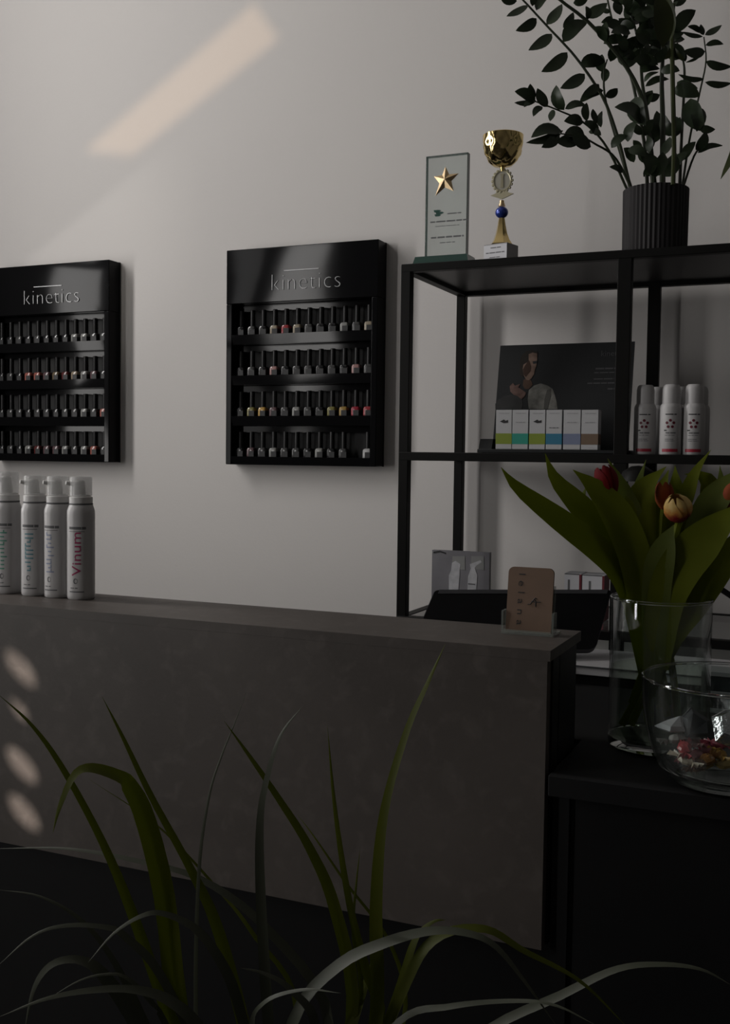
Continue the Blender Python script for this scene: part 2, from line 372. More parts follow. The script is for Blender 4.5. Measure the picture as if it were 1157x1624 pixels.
for (px, py, k) in ((30, 1062, 1.0), (28, 1128, 0.62), (32, 1215, 1.0), (35, 1290, 1.0)):
    lp = []
    for j in range(72):
        a = 2 * PI * j / 72; ex = 36 * k * math.cos(a); ey = 15 * k * math.sin(a); th = math.radians(50)
        lp.append(shadow_back(PY(px + ex * math.cos(th) - ey * math.sin(th), py + ex * math.sin(th) + ey * math.cos(th), 1.25), LG2))
    spots.append(lp)
def bb(lp): return (min(p[0] for p in lp), min(p[1] for p in lp), max(p[0] for p in lp), max(p[1] for p in lp))
sb = [bb(lp) for lp in spots]; ZA, ZBT = 0.9, 2.8                # the added light masks fill three openings between these heights
def span(b): c = (b[0] + b[2]) / 2; return c - .33, c + .33
xs3 = [span(bb(wedge)), span(bb(streak)), span(sb[1])]
cuts = [ZA] + [(sb[i + 1][3] + sb[i][1]) / 2 for i in (2, 1, 0)] + [ZBT]
for i, lp in enumerate(reversed(spots)): ring_plate(sh, (xs3[2][0], cuts[i], xs3[2][1], cuts[i + 1]), lp, YB)
struct('light_mask_1', sh, m_room, 'added plate behind the viewpoint, oval holes shaping the light spots')
sh2 = MB(); ring_plate(sh2, (xs3[1][0], ZA, xs3[1][1], ZBT), streak, YB); struct('light_mask_2', sh2, m_room)  # added plate, slot cut to throw the wall streak
sh3 = MB(); ring_plate(sh3, (xs3[0][0], ZA, xs3[0][1], ZBT), wedge, YB); struct('light_mask_3', sh3, m_room)  # added plate, opening cut to throw the faint wedge
wfm = MB(); wfm.box((XL - .1, YB - .05, 0), (2.2, YB + .01, ZA)); wfm.box((XL - .1, YB - .05, ZBT), (2.2, YB + .01, HC))
ed = [XL - .1] + [x for sp in xs3 for x in sp] + [2.2]
for a, b in zip(ed[::2], ed[1::2]): wfm.box((a, YB - .05, ZA), (b, YB + .01, ZBT))
struct('wall_front', wfm, m_room)

def aim_of(px, py, Y): return PY(px, py, Y)
spot_light('sun_glint_streak', LG1, aim_of(285, 145, YW), 560, (1.0, 0.66, 0.37), math.radians(8), 0.1, 0.014)
spot_light('sun_glint_wedge', LG3, aim_of(110, 390, YW), 190, (1.0, 0.95, 0.88), math.radians(6.5), 1.0, 0.012)
spot_light('sun_glint_spots', LG2, aim_of(31, 1175, 1.25), 4300, (1.0, 0.90, 0.82), math.radians(6), 0.1, 0.010)

# ================================================================ nail polish wall displays
BOT = {}
PAL = {'dark': (.008, .008, .009), 'grey': (.045, .045, .045), 'pale': (.22, .22, .21), 'cream': (.27, .23, .17), 'red': (.26, .03, .035), 'coral': (.30, .10, .08),
       'pink': (.30, .17, .16), 'olive': (.17, .15, .05), 'yellow': (.40, .24, .06), 'mustard': (.28, .18, .05), 'crimson': (.24, .015, .03), 'mauve': (.10, .06, .065),
       'beige': (.26, .21, .15), 'tan': (.14, .105, .065), 'maroon': (.09, .02, .02), 'white': (.38, .38, .38)}
def round_box(mb, w, d, z0, z1, r):
    lp = []
    for (sx, sy, a0) in ((1, 1, 0), (-1, 1, 90), (-1, -1, 180), (1, -1, 270)):
        for k in range(4):
            a = math.radians(a0 + k * 30); lp.append((sx * (w / 2 - r) + r * math.cos(a), sy * (d / 2 - r) + r * math.sin(a)))
    sec = [(z0, .94), (z0 + .001, 1), (z1 - .006, 1), (z1 - .002, .86), (z1, .55)]
    n = len(lp); vs = [(x * k, y * k, z) for z, k in sec for x, y in lp]
    fs = [(i * n + j, i * n + (j + 1) % n, (i + 1) * n + (j + 1) % n, (i + 1) * n + j) for i in range(len(sec) - 1) for j in range(n)]
    fs += [tuple(range(n - 1, -1, -1)), tuple((len(sec) - 1) * n + j for j in range(n))]
    mb.add(vs, fs)
def bottle_parts(colour):
    if colour not in BOT:
        b = MB(); round_box(b, .0215, .0215, 0, .031, .004)
        M = mat('polish_' + colour, PAL[colour], 0.18, spec=0.5, coat=0.3, var=tuple(c * .93 for c in PAL[colour]))
        me = b.mesh('body'); me.materials.append(M)
        l = MB(); l.box((-.0035, -.0114, .001), (.0113, -.0106, .022)); l.box((.0107, -.0114, .001), (.0113, .008, .022))
        ml = l.mesh('bottle_label'); ml.materials.append(mat('dark_bottle_label', (.012, .012, .0125), .4, spec=.3, var=(.014, .014, .0145)))
        c = MB(); c.lathe([(.0052, .030), (.0066, .0305), (.0066, .034), (.0062, .069), (.0056, .0705)], 10)
        mc = c.mesh('cap'); mc.materials.append(mat('black_bottle_cap', (.006, .006, .0065), .4, spec=.3, var=(.007, .007, .0075)))
        BOT[colour] = (me, ml, mc)
    return BOT[colour]
def put_bottle(loc, colour, label, grp):
    t = thing('nail_polish_bottle', label, 'nail polish', loc, grp); t.scale = (.969, .969, .969)
    for nm, me in zip(('body', 'bottle_label', 'cap'), bottle_parts(colour)):
        o = bpy.data.objects.new(nm, me); COL.objects.link(o); o.parent = t
def wall_display(x0, x1, side, rows, label):
    k_ = YW / 2.4; x0, x1 = x0 * k_, x1 * k_; zt, zb = ZC + .5115 * k_, ZC - .024 * k_; yf, yb = YW - .05 * k_, YW
    d = thing('polish_display', label, 'display', ((x0 + x1) / 2, yb, zb))
    z_rows = [zt - (.134 + .1012 * i) * k_ for i in range(4)]; edge = .016
    body = MB(); body.box((x0, yb - .006, zb), (x1, yb, zt))
    obj('back_panel', body, m_black, d)
    obj('side_panel', MB().box((x0, yf, zb), (x0 + edge, yb - .006, z_rows[0])), m_acryl, d, bevel=.002)
    obj('side_panel', MB().box((x1 - edge, yf, zb), (x1, yb - .006, z_rows[0])), m_acryl, d, bevel=.002)
    hd = MB(); nx, nz = 12, 6; gx = [(x0 + edge) + (x1 - x0 - 2 * edge) * i / nx for i in range(nx + 1)]; zz0 = z_rows[0]; 
    hd.box((x0, yf, zz0), (x1, yb - .006, zt)); obj('header_panel', hd, m_acryl, d, bevel=.0015)
    for i, zr in enumerate(z_rows):
        zlip = zr - .0775 * k_; zn = zr - .1012 * k_ if i < 3 else zb
        lip = MB(); lip.add([(x, y, z) for x in (x0 + edge, x1 - edge) for (y, z) in ((yf + .004, zn), (yf - .001, zlip), (yf + .003, zlip + .0005), (yf + .008, zn))],
                            [(0, 1, 2, 3), (7, 6, 5, 4), (0, 4, 5, 1), (1, 5, 6, 2), (2, 6, 7, 3), (3, 7, 4, 0)])
        obj('shelf_lip', lip, m_acryl, d)
        fl = MB(); fl.box((x0 + edge, yf + .008, zn), (x1 - edge, yb - .006, zlip - .008)); obj('bottle_shelf', fl, m_acryl, d)
        if i < 4:
            st = MB(); st.box((x0 + edge, yf + .030, zr - .016), (x1 - edge, yb - .006, zr - .001)); obj('back_strip', st, m_acryl, d)
    # raised lettering
    cx = (x0 + x1) / 2 + .016; zt_ = zt - .104
    k = text_mb('kinetics', .066, .0012, -.0021, spacing=1.05)
    xs = [p.x for p in k.v]; sc = .180 / (max(xs) - min(xs)); mid = (max(xs) + min(xs)) / 2
    k.mapv(lambda p: (cx + (p.x - mid) * sc, yf - .0012 - p.z, zt_ + p.y * sc))
    obj('lettering', k, m_silver, d, smooth=False, label='silver lettering reading kinetics')
    obj('lettering_bar', MB().box((cx - .058, yf - .002, zt_ + .0455), (cx + .034, yf, zt_ + .0470)), m_silver, d)
    # bottles
    n = 12; px0 = x0 + .031; pitch = (x1 - x0 - .031 * 2 + .002) / 11
    rn = ['top', 'second', 'third', 'bottom']
    for i, row in enumerate(rows):
        zlip = z_rows[i] - .0775 * k_
        for j, colr in enumerate(row):
            if not colr: continue
            put_bottle((px0 + j * pitch, yf + .0215, zlip - .008 + .0002), colr,
                       '%s nail polish bottle, black cap, %s from left, %s row, %s wall display' % (colr, ORD[j], rn[i], side), 'nail polish bottles on the %s display' % side)
D, G_, Pz, C_, R_ = 'dark', 'grey', 'pale', 'cream', 'red'
wall_display(-1.424, -1.010, 'right', [
    [D, G_, D, C_, R_, C_, G_, D, D, Pz, G_, C_],
    [D, G_, D, 'pink', D, G_, G_, D, G_, D, 'pink', G_],
    [D, 'olive', 'yellow', 'mauve', G_, Pz, G_, D, 'olive', 'mustard', 'crimson', R_],
    [D, 'mauve', G_, Pz, G_, G_, D, Pz, D, G_, None, 'white']],
    'black glossy nail polish wall display nearer the metal rack')
wall_display(-2.198, -1.784, 'left', [
    [D, D, G_, D, G_, D, D, D, Pz, Pz, G_, G_],
    [D, G_, D, 'coral', 'coral', 'mauve', 'tan', 'maroon', 'beige', Pz, 'mauve', D],
    [D, G_, G_, D, G_, G_, D, G_, G_, Pz, G_, 'coral'],
    [D, G_, D, Pz, 'maroon', 'mauve', 'mauve', Pz, G_, Pz, 'coral', D]],
    'black glossy wall display of nail polish above the four white mousse cans')

# ================================================================ black metal rack
RX0, RXM, RX1 = -0.79, -0.374, 0.07
RY0, RY1 = 1.95, 2.30
ZT, ZM, ZL = 1.5225, 1.160, 0.838
rack = thing('metal_rack', 'tall open black metal rack with dark shelves against the white wall', 'shelf', ((RX0 + RX1) / 2, RY1, 0))
pw = .0195
for y in (RY0, RY1 - pw):
    for x, w in ((RX0, pw), (RXM, .0245), (RX1, pw)):
        obj('post', MB().box((x, y, 0), (x + w, y + pw, ZT - .002)), m_steel, rack, bevel=.001)
for z, h in ((ZT, .015), (ZM, .0165), (ZL, .016), (.12, .016)):
    for y in (RY0 - .0005, RY1 - pw + .0005): obj('rail', MB().box((RX0 + .0005, y, z - h), (RX1 + pw - .0005, y + pw, z)), m_steel, rack, bevel=.001)
    for x in (RX0 + .0003, RX1 - .0003): obj('rail', MB().box((x, RY0 + pw, z - h), (x + pw, RY1 - pw, z)), m_steel, rack, bevel=.001)
    obj('shelf_panel', MB().box((RX0 + pw, RY0 + pw - .001, z - .007), (RX1, RY1 - pw + .001, z - .001)),
        m_glass if z == ZL else m_panel, rack, label='clear glass shelf panel' if z == ZL else None)

# ---- on top: glass award, trophy, potted plant
p0 = PZ(677, 408, ZT); AY = 1.99
a0 = PY(677, 250, AY); a1 = PY(742, 243, AY); aw = thing('glass_award', 'pale green glass award slab with a gold star on the rack', 'award', ((a0.x + a1.x) / 2, AY, ZT))
obj('glass_slab', MB().box((a0.x, AY - .004, ZT + .016), (a1.x, AY + .008, a0.z)), m_green_glass, aw, smooth=False, bevel=.0006)
m_gedge = mat('dark_green_glass_edge', (.035, .055, .048), .1, spec=.6, var=(.03, .05, .044))
for _a, _b in (((a0.x - .0004, ZT + .016), (a0.x, a0.z)), ((a1.x, ZT + .016), (a1.x + .0012, a0.z)), ((a0.x - .0004, a0.z), (a1.x + .0012, a0.z + .0007))):
    obj('glass_edge', MB().box((_a[0], AY - .004, _a[1]), (_b[0], AY + .008, _b[1])), m_gedge, aw, smooth=False)
bm_ = MB(); bm_.add([(x, y, z) for z, k in ((ZT + .0005, 0), (ZT + .016, .004)) for (x, y) in ((a0.x - .018 + k, AY - .025 + k), (a1.x + .012 - k, AY - .025 + k), (a1.x + .012 - k, AY + .03 - k), (a0.x - .018 + k, AY + .03 - k))],
                    [(0, 3, 2, 1), (4, 5, 6, 7), (0, 1, 5, 4), (1, 2, 6, 5), (2, 3, 7, 6), (3, 0, 4, 7)])
obj('base', bm_, m_green_base, aw, smooth=False)
tips = [(706, 264), (727, 275), (719, 303), (690, 311), (688, 280)]
sc_ = PY(706, 285, AY - .0045); st = MB(); outer = [PY(x, y, AY - .0045) for x, y in tips]; inner = []
for i in range(5):
    mp = (outer[i] + outer[(i + 1) % 5]) / 2; inner.append(sc_ + (mp - sc_) * .56)
loop = [q for i in range(5) for q in (outer[i], inner[i])]; n = 10
st.add(loop + [sc_ + Vector((0, -.006, 0))] + [sc_], [(i, (i + 1) % n, n) for i in range(n)] + [((i + 1) % n, i, n + 1) for i in range(n)])
obj('star', st, m_goldm, aw, smooth=False, label='gold five-pointed star')
ap = lambda x, z: (x, AY - .0046, z)
lg = MB(); c_ = PY(697, 338, AY - .0046)
for dx, dz, w in ((-.011, .004, .014), (-.007, 0, .016), (-.009, -.004, .012)):
    lg.prism([(c_.x + dx, AY - .0046, c_.z + dz - .002), (c_.x + dx + w * .7, AY - .0046, c_.z + dz - .002), (c_.x + dx + w, AY - .0046, c_.z + dz + .0005), (c_.x + dx + w * .7, AY - .0046, c_.z + dz + .0025), (c_.x + dx - .002, AY - .0046, c_.z + dz + .0025)], (0, .0003, 0))
obj('logo', lg, m_grnink, aw, smooth=False, label='green leaf-like printed logo')
pr = MB()
for i, (xa, xb, y, h) in enumerate(((709, 731, 339, .0022), (682, 740, 353, .0028), (690, 728, 359, .0012), (683, 735, 378, .0032), (697, 721, 385, .0016))):
    A = PY(xa, y, AY - .0046); B = PY(xb, y, AY - .0046); dashes(pr, ap, A.x, B.x, A.z - .001, h, .014, .002, i)
obj('printed_lines', pr, m_greyink, aw, smooth=False)

TB = PZ(797, 407, ZT) ; TY = 1.987; tc_ = PY(794, 400, TY); TX = tc_.x
s = tc_.y * 1.0 / F * ((ray(795, 300).length)); 
dT = (Vector((TX, TY, 1.6)) - CAMP).dot(FW); mpp = dT / F                     # metres per pixel at the trophy
def tz(py): return PY(795, py, TY).z
tro = thing('trophy_cup', 'small gold trophy cup with a blue ball on the rack', 'trophy', (TX, TY, ZT))
RZ = Matrix.Rotation(math.radians(-13), 4, 'Z')
mb = MB().box((-.0255, -.021, 0), (.0255, .021, tz(389) - ZT - .0005)); mb.mapv(lambda p: RZ @ p + Vector((TX, TY, ZT + .0004)))
obj('marble_base', mb, m_marble, tro, bevel=.001, smooth=False)
mb = MB().box((-.0247, -.0218, .001), (.0247, -.0211, tz(391) - ZT)); mb.mapv(lambda p: RZ @ p + Vector((TX, TY, ZT)))
obj('name_plate', mb, m_paper, tro, smooth=False)
mb = MB(); fz = tz(391) - ZT
for i, (xa, xb, zz, h) in enumerate(((-.010, .012, fz * .78, .0018), (-.020, .020, fz * .45, .002), (-.012, .010, fz * .15, .0014))): dashes(mb, lambda x, z: (x, -.0221, z), xa, xb, zz, h, .009, .0012, i)
mb.mapv(lambda p: RZ @ p + Vector((TX, TY, ZT))); obj('printed_lines', mb, m_greyink, tro, smooth=False)
zb_, ztp = tz(389), tz(346)
mb = MB().lathe([(.021, 0), (.0215, .002), (.016, .010), (.0115, .022), (.008, .038), (.006, ztp - zb_)], 12, (TX, TY, zb_ - .0003), flute=1, fl=-.12); obj('stem', mb, m_gold, tro)
bz = tz(337); mb = MB().ellipsoid((TX, TY, bz), (.0125, .0125, .0112), 24, 14); obj('blue_ball', mb, m_blue, tro, label='shiny blue ball')
mb = MB().lathe([(.007, tz(327)), (.0045, tz(321)), (.004, tz(318))], 14, (TX, TY, 0)); obj('collar', mb, m_goldm, tro)
# laurel ring holding a medallion, turned towards the viewer
vx = Vector((1, .12, 0)).normalized(); mz = tz(287); mc_ = Vector((TX, TY, mz))
ring = MB(); rr = .0205
ring.tube([mc_ + (vx * math.cos(a) * .88 + Vector((0, 0, 1)) * math.sin(a)) * rr * .9 for a in [2 * PI * k / 32 for k in range(33)]], .0022, 6)
for k in range(18):
    a = 2 * PI * k / 18; ring.ellipsoid(mc_ + (vx * math.cos(a) * .9 + Vector((0, 0, 1)) * math.sin(a)) * rr, (.0033, .0022, .0033), 6, 4)
obj('laurel_ring', ring, m_palegold, tro)
lp = [mc_ + (vx * math.cos(a) * .84 + Vector((0, 0, 1)) * math.sin(a)) * .0185 + Vector((0, -.001, 0)) for a in [2 * PI * k / 28 for k in range(28)]]
obj('medallion', MB().prism(lp, (0, .002, 0)), mat('pearl_medallion', (.55, .53, .45), .3, .2, var=(.5, .48, .4)), tro)
obj('medallion_figure', MB().prism([mc_ + vx * x + Vector((0, -.0012, z)) for x, z in ((-.003, -.013), (.003, -.013), (.002, .004), (.0035, .013), (-.0035, .013), (-.002, .004))], (0, -.0008, 0)), m_palegold, tro)
wz = tz(310); wn = MB()
for sx in (-1, 1):
    wn.prism([(TX, TY - .001, wz - .007), (TX + sx * .011, TY - .001, wz - .003), (TX + sx * .0225, TY - .001, wz + .0015), (TX + sx * .014, TY - .001, wz + .004), (TX + sx * .008, TY - .001, wz + .008), (TX, TY - .001, wz + .010)], (0, .003, 0))
obj('ribbon_wings', wn, m_palegold, tro, smooth=False)
cz0, cz1 = tz(266), tz(216); hc = cz1 - cz0
prof = [(.003, tz(272)), (.0045, cz0), (.017, cz0 + hc * .05), (.0265, cz0 + hc * .2), (.033, cz0 + hc * .42), (.0368, cz0 + hc * .64), (.0382, cz0 + hc * .82), (.0385, cz1), (.0375, cz1 + .001), (.0355, cz1 - .002), (.031, cz0 + hc * .5), (.016, cz0 + hc * .16), (.0001, cz0 + hc * .1)]
cup = MB().lathe([q for p, p2 in zip(prof[:-1], prof[1:]) for q in (p, ((p[0] + p2[0]) / 2, (p[1] + p2[1]) / 2))] + [prof[-1]], 56, (TX, TY, 0))
def dimple(p):
    q = p - Vector((TX, TY, 0)); a = math.atan2(q.y, q.x); r = math.hypot(q.x, q.y); u = (p.z - cz0) / hc
    if 0.12 < u < .9: r *= 1 + .06 * math.sin(a * 8 + u * 3) * math.sin(u * 11)
    return Vector((TX + r * math.cos(a), TY + r * math.sin(a), p.z))
cup.mapv(dimple); obj('cup_bowl', cup, m_gold, tro, label='polished gold cup bowl with dimples')

# potted zamioculcas
PYY = 2.06; pc = PY(1037.5, 385, PYY); PXc = pc.x; dP = (Vector((PXc, PYY, 1.6)) - CAMP).dot(FW); prad = 51.0 * dP / F
pz1 = PY(1037, 291, PYY - prad * .9).z
pot = thing('potted_plant', 'tall dark-leaved zamioculcas in a ribbed charcoal pot on the rack top', 'plant', (PXc, PYY, ZT))
pm = MB(); N = 88
prf = [(prad * .985, 0), (prad * .985, .004), (prad * 1.0, pz1 - ZT), (prad * .95, pz1 - ZT + .001), (prad * .92, pz1 - ZT - .02)]
pm.lathe(prf, N, (PXc, PYY, ZT + .0003), flute=1, fl=-.028); obj('pot', pm, m_pot, pot, label='ribbed charcoal pot')
obj('soil', MB().lathe([(prad * .9, 0), (prad * .9, .003), (prad * .4, .008)], 24, (PXc, PYY, pz1 - .022)), m_soil, pot)
Z4 = lambda p: (780 + p[0] / 3.069, p[1] / 3.069)
def dpt(px, py, off): return PD(px, py, dP + off)
stems = [  # (points in the plant's close-up, depth offset at tip, radius, leaves: (along, side, length px, ) )
 ([(670, 890), (620, 700), (560, 520), (500, 410), (400, 270), (270, 130), (150, 0), (60, -90)], -.02, .0034),
 ([(790, 890), (770, 740), (740, 520), (680, 370), (580, 230), (460, 100), (330, 0), (230, -90)], -.06, .0052),
 ([(660, 890), (560, 720), (450, 600), (330, 540), (200, 490)], -.05, .0026),
 ([(690, 890), (600, 770), (500, 700), (430, 665), (330, 650)], -.10, .0026),
 ([(800, 890), (760, 600), (730, 400), (720, 250), (690, 120), (640, -20)], .03, .004),
 ([(760, 890), (740, 700), (690, 430), (660, 330), (600, 160), (570, 40), (550, -60)], .05, .0036),
 ([(940, 880), (960, 680), (1010, 450), (1040, 300), (1030, 180)], -.02, .0024),
 ([(930, 890), (920, 700), (935, 400), (930, 300), (900, 210)], .04, .0034),
 ([(830, 890), (830, 600), (825, 400), (830, 200), (800, 60)], -.03, .0056),
 ([(930, 890), (990, 745), (1060, 720), (1120, 708)], -.02, .0024),
 ([(640, 880), (610, 700), (550, 480), (545, 350), (560, 290)], .02, .003),
]
stalk_pts = []
for pts, off, rad in stems:
    nn = len(pts); P = []
    for i, q in enumerate(pts):
        px, py = Z4(q); P.append(dpt(px, py, off * (i / (nn - 1)) + (random.uniform(-.02, .02) if i == 0 else 0)))
    P[0].z = min(P[0].z, pz1 - .012); d2 = Vector((P[0].x - PXc, P[0].y - PYY)); 
    if d2.length > prad * .75: d2 = d2.normalized() * prad * .75
    P[0].x, P[0].y = PXc + d2.x, PYY + d2.y
    L = smooth_line(P, 18); stalk_pts.append(L)
    obj('stalk', MB().tube(L, [rad * (1 - .55 * i / 17) for i in range(18)], 7), m_zzstem, pot)
obj('stalk', MB().tube(smooth_line([dpt(*Z4(q), -.07) for q in ((880, 900), (885, 700), (878, 400), (875, 150), (880, 20))], 10), .0042, 7), m_olive, pot, label='olive green stalk')
def leaf(base, tip, wpx, off, matl, tiltn=None, bend=.1, name='leaf'):
    b = dpt(*Z4(base), off[0]); t = dpt(*Z4(tip), off[1]); L_ = (t - b).length; wpx = min(wpx, L_ * F / dP * 3.069 * .46); w = wpx * 1.18 / 3.069 * dP / F / 2
    view = (CAMP - b).normalized(); nrm = (view + Vector((random.uniform(-.5, .5), random.uniform(-.3, .3), random.uniform(.1, .7)))).normalized() if tiltn is None else tiltn
    side = (t - b).cross(view).normalized(); md = (b + t) / 2 + side * L_ * bend * random.choice((-1, 1)) + nrm * L_ * .06
    pts = smooth_line([b, md, t], 9); wid = [w * max(.04, math.sin(PI * min(1, (i / 8) ** .85)) ** .75) for i in range(9)]
    obj(name, MB().blade(pts, wid, nrm, .22, .0008), matl, pot)
zl = [  # base, tip, width (close-up pixels), depth offsets
 ((175, 25), (70, 80), 42, -.03), ((215, 90), (115, 150), 44, -.03), ((290, 165), (177, 245), 52, -.02), ((365, 255), (240, 350), 54, -.02), ((450, 360), (332, 430), 54, -.01),
 ((520, 410), (440, 460), 40, -.01), ((540, 440), (425, 500), 44, 0), ((195, 30), (190, -40), 40, -.02), ((215, 50), (275, -20), 46, -.02), ((265, 120), (340, 20), 52, -.02), ((345, 205), (465, 105), 64, -.02), ((345, 135), (395, 60), 34, -.01),
 ((395, 15), (470, -20), 40, -.04), ((455, 80), (560, 15), 66, -.04), ((120, 5), (40, -20), 40, -.03), ((555, 200), (500, 130), 54, -.05), ((560, 195), (555, 105), 46, -.05), ((465, 95), (455, 30), 40, -.05),
 ((430, 320), (550, 300), 70, .02), ((535, 350), (535, 265), 48, .03), ((545, 400), (540, 330), 40, .03), ((550, 470), (610, 430), 44, .03), ((575, 300), (625, 220), 54, .02),
 ((210, 490), (110, 445), 44, -.05), ((205, 485), (185, 408), 50, -.05), ((215, 490), (108, 500), 26, -.05), ((270, 520), (220, 430), 54, -.05), ((205, 495), (155, 522), 28, -.05), ((245, 520), (200, 567), 30, -.05), ((290, 535), (282, 590), 38, -.05), ((350, 535), (312, 415), 52, -.04), ((355, 530), (455, 512), 34, -.04),
 ((440, 600), (350, 590), 86, -.06), ((470, 640), (530, 660), 60, -.06), ((510, 660), (450, 590), 56, -.06), ((340, 640), (190, 670), 56, -.10), ((345, 635), (165, 695), 36, -.10), ((320, 640), (240, 718), 44, -.10), ((420, 670), (310, 690), 76, -.09), ((480, 715), (390, 640), 74, -.09), ((450, 660), (350, 660), 60, -.08),
 ((460, 590), (460, 500), 34, 0), ((510, 600), (490, 530), 30, 0), ((530, 620), (535, 540), 26, 0),
 ((635, 840), (570, 812), 26, -.05), ((735, 600), (596, 522), 120, -.09), ((700, 470), (745, 610), 90, -.08), ((660, 690), (700, 590), 52, -.03), ((580, 720), (660, 660), 66, -.05), ((660, 730), (750, 760), 70, -.06), ((800, 860), (720, 750), 80, -.05), ((690, 790), (640, 720), 56, -.04),
 ((750, 520), (780, 440), 60, .03), ((740, 480), (815, 460), 50, .03), ((780, 700), (800, 540), 60, .04),
 ((720, 350), (815, 335), 32, .0), ((740, 400), (810, 350), 30, .0), ((745, 420), (860, 385), 30, -.01), ((700, 300), (815, 285), 46, .01), ((715, 260), (810, 245), 40, .02), ((680, 280), (760, 230), 44, .02),
 ((620, 260), (700, 290), 74, -.02), ((700, 200), (620, 280), 60, -.02), ((650, 330), (720, 280), 60, -.02), ((640, 200), (595, 150), 56, 0), ((600, 110), (640, 150), 46, .01), ((580, 80), (530, 110), 52, .02), ((575, 60), (530, 40), 60, .02),
 ((700, 130), (615, 90), 76, -.02), ((660, 60), (640, -20), 80, -.03), ((690, 90), (780, 60), 70, -.02), ((720, 140), (790, 100), 70, -.02), ((720, 170), (820, 200), 60, -.02), ((640, 20), (560, -20), 70, 0), ((700, 20), (620, 0), 60, 0), ((760, 150), (850, 150), 80, -.02), ((750, 200), (830, 240), 60, -.01), ((660, 190), (760, 210), 54, -.02),
 ((740, -20), (690, 100), 70, .02), ((820, 150), (700, 150), 74, .02), ((770, 60), (740, 170), 70, .03), ((640, 130), (720, 110), 60, .03),
 ((885, 160), (990, 50), 60, -.05), ((880, 200), (915, 155), 40, -.04), ((830, 110), (880, 170), 26, -.05), ((870, 30), (905, 5), 44, -.03),
 ((1035, 170), (1117, 122), 32, -.02), ((1030, 170), (1015, 118), 50, -.02), ((1025, 178), (922, 155), 22, -.02), ((1020, 160), (950, 128), 22, -.02), ((1038, 220), (1125, 215), 24, -.02), ((1035, 250), (930, 248), 44, -.02), ((1025, 258), (940, 305), 14, -.01), ((1040, 298), (1165, 325), 34, -.02), ((1030, 385), (905, 362), 22, -.02), ((1036, 400), (1165, 405), 28, -.02),
 ((930, 300), (880, 210), 34, .03), ((940, 300), (905, 250), 26, .03),
 ((820, 350), (912, 345), 84, -.06), ((880, 440), (1010, 470), 62, -.07), ((900, 400), (1000, 430), 50, -.07), ((965, 480), (1030, 640), 84, -.05), ((985, 520), (995, 640), 70, -.05), ((1010, 620), (1085, 630), 78, -.03), ((990, 730), (1040, 640), 56, -.03), ((1000, 745), (1120, 708), 26, -.02), ((930, 780), (990, 690), 40, -.03), ((890, 820), (950, 740), 50, -.04), ((905, 640), (915, 570), 30, -.03),
 ((790, 860), (830, 740), 80, -.04), ((840, 860), (900, 760), 70, -.05), ((740, 850), (790, 770), 60, -.05),
]
rnd_ = random.Random(11)
for _k in range(58):                                     # the crowded middle of the crown
    bx_, by_ = rnd_.uniform(620, 880), rnd_.uniform(-30, 330); an = rnd_.uniform(0, 2 * PI); ll = rnd_.uniform(70, 110)
    zl.append(((bx_, by_), (bx_ + ll * math.cos(an), by_ - abs(ll * math.sin(an)) * rnd_.choice((1, 1, -.5))), rnd_.uniform(44, 72), rnd_.uniform(-.05, .07)))
for _k in range(12):
    bx_, by_ = rnd_.uniform(690, 900), rnd_.uniform(640, 860); zl.append(((bx_, by_), (bx_ + rnd_.uniform(-60, 60), by_ - rnd_.uniform(60, 110)), rnd_.uniform(40, 66), rnd_.uniform(-.04, .04)))
for b, t, w, o in zl: leaf(b, t, w, (o * .8, o), m_zz)
leaf((830, 230), (800, -40), 84, (-.09, -.10), m_olive, bend=.03); leaf((865, 200), (850, -30), 60, (-.08, -.10), m_olive, bend=.03); leaf((880, 230), (935, 290), 26, (-.07, -.07), m_olive); leaf((870, 230), (840, 290), 22, (-.07, -.07), m_olive)
leaf((1185, 560), (1112, 872), 40, (-.12, -.16), m_olive, bend=.12); 

# ---- middle shelf: show card, six boxes, foot spray cans
SY = 2.10; k0 = PZ(785, 702, ZM + .006); 
def lean(px, py):                                   # plane of the leaning show card
    z_ = ZM + .008; o = Vector((0, 2.04, z_)); nrm_ = Vector((0, -1, .2)).normalized(); d = ray(px, py); t = (o - CAMP).dot(nrm_) / d.dot(nrm_); return CAMP + d * t
card = thing('display_card', 'dark advertising show card with a portrait of a woman in white', 'poster', (lean(890, 700).x, 2.04, ZM))
ct = [lean(788, 545), lean(1004, 545)]; zt_ = (ct[0].z + ct[1].z) / 2; xl, xr = lean(786, 640).x, lean(1000, 640).x
yl = lambda z: 2.04 + (z - ZM - .008) * .2
cb = MB().add([(x, yl(z) + q, z) for q in (0, .004) for (x, z) in ((xl, ZM + .0075), (xr, ZM + .0075), (xr, zt_), (xl, zt_))], [(0, 1, 2, 3), (7, 6, 5, 4), (0, 4, 5, 1), (1, 5, 6, 2), (2, 6, 7, 3), (3, 7, 4, 0)])
m_card = mat('black_card', (.011, .012, .013), .5, spec=.3, var=(.013, .014, .015), vscale=6)
obj('card_panel', cb, m_card, card, smooth=False)
bx0, bx1 = PY(757, 707, 1.975).x, PY(1000, 707, 1.975).x
obj('base_tray', MB().box((bx0, 1.972, ZM + .0003), (bx1, 2.06, ZM + .0072)), m_card, card, bevel=.001)
xw = PY(766, 700, 2.03).x
obj('side_wing', MB().add([(xw + (.012 if z else 0) * 0 + dx, y, ZM + .0072 + z) for dx in (0, .026) for (y, z) in ((2.0, 0), (2.055, 0), (2.055, .020), (2.01, .020))], [(0, 1, 2, 3), (7, 6, 5, 4), (0, 4, 5, 1), (1, 5, 6, 2), (2, 6, 7, 3), (3, 7, 4, 0)]), m_card, card, smooth=False)
Q5 = lambda x, y: (780 + x / 9.642, 540 + y / 9.642)
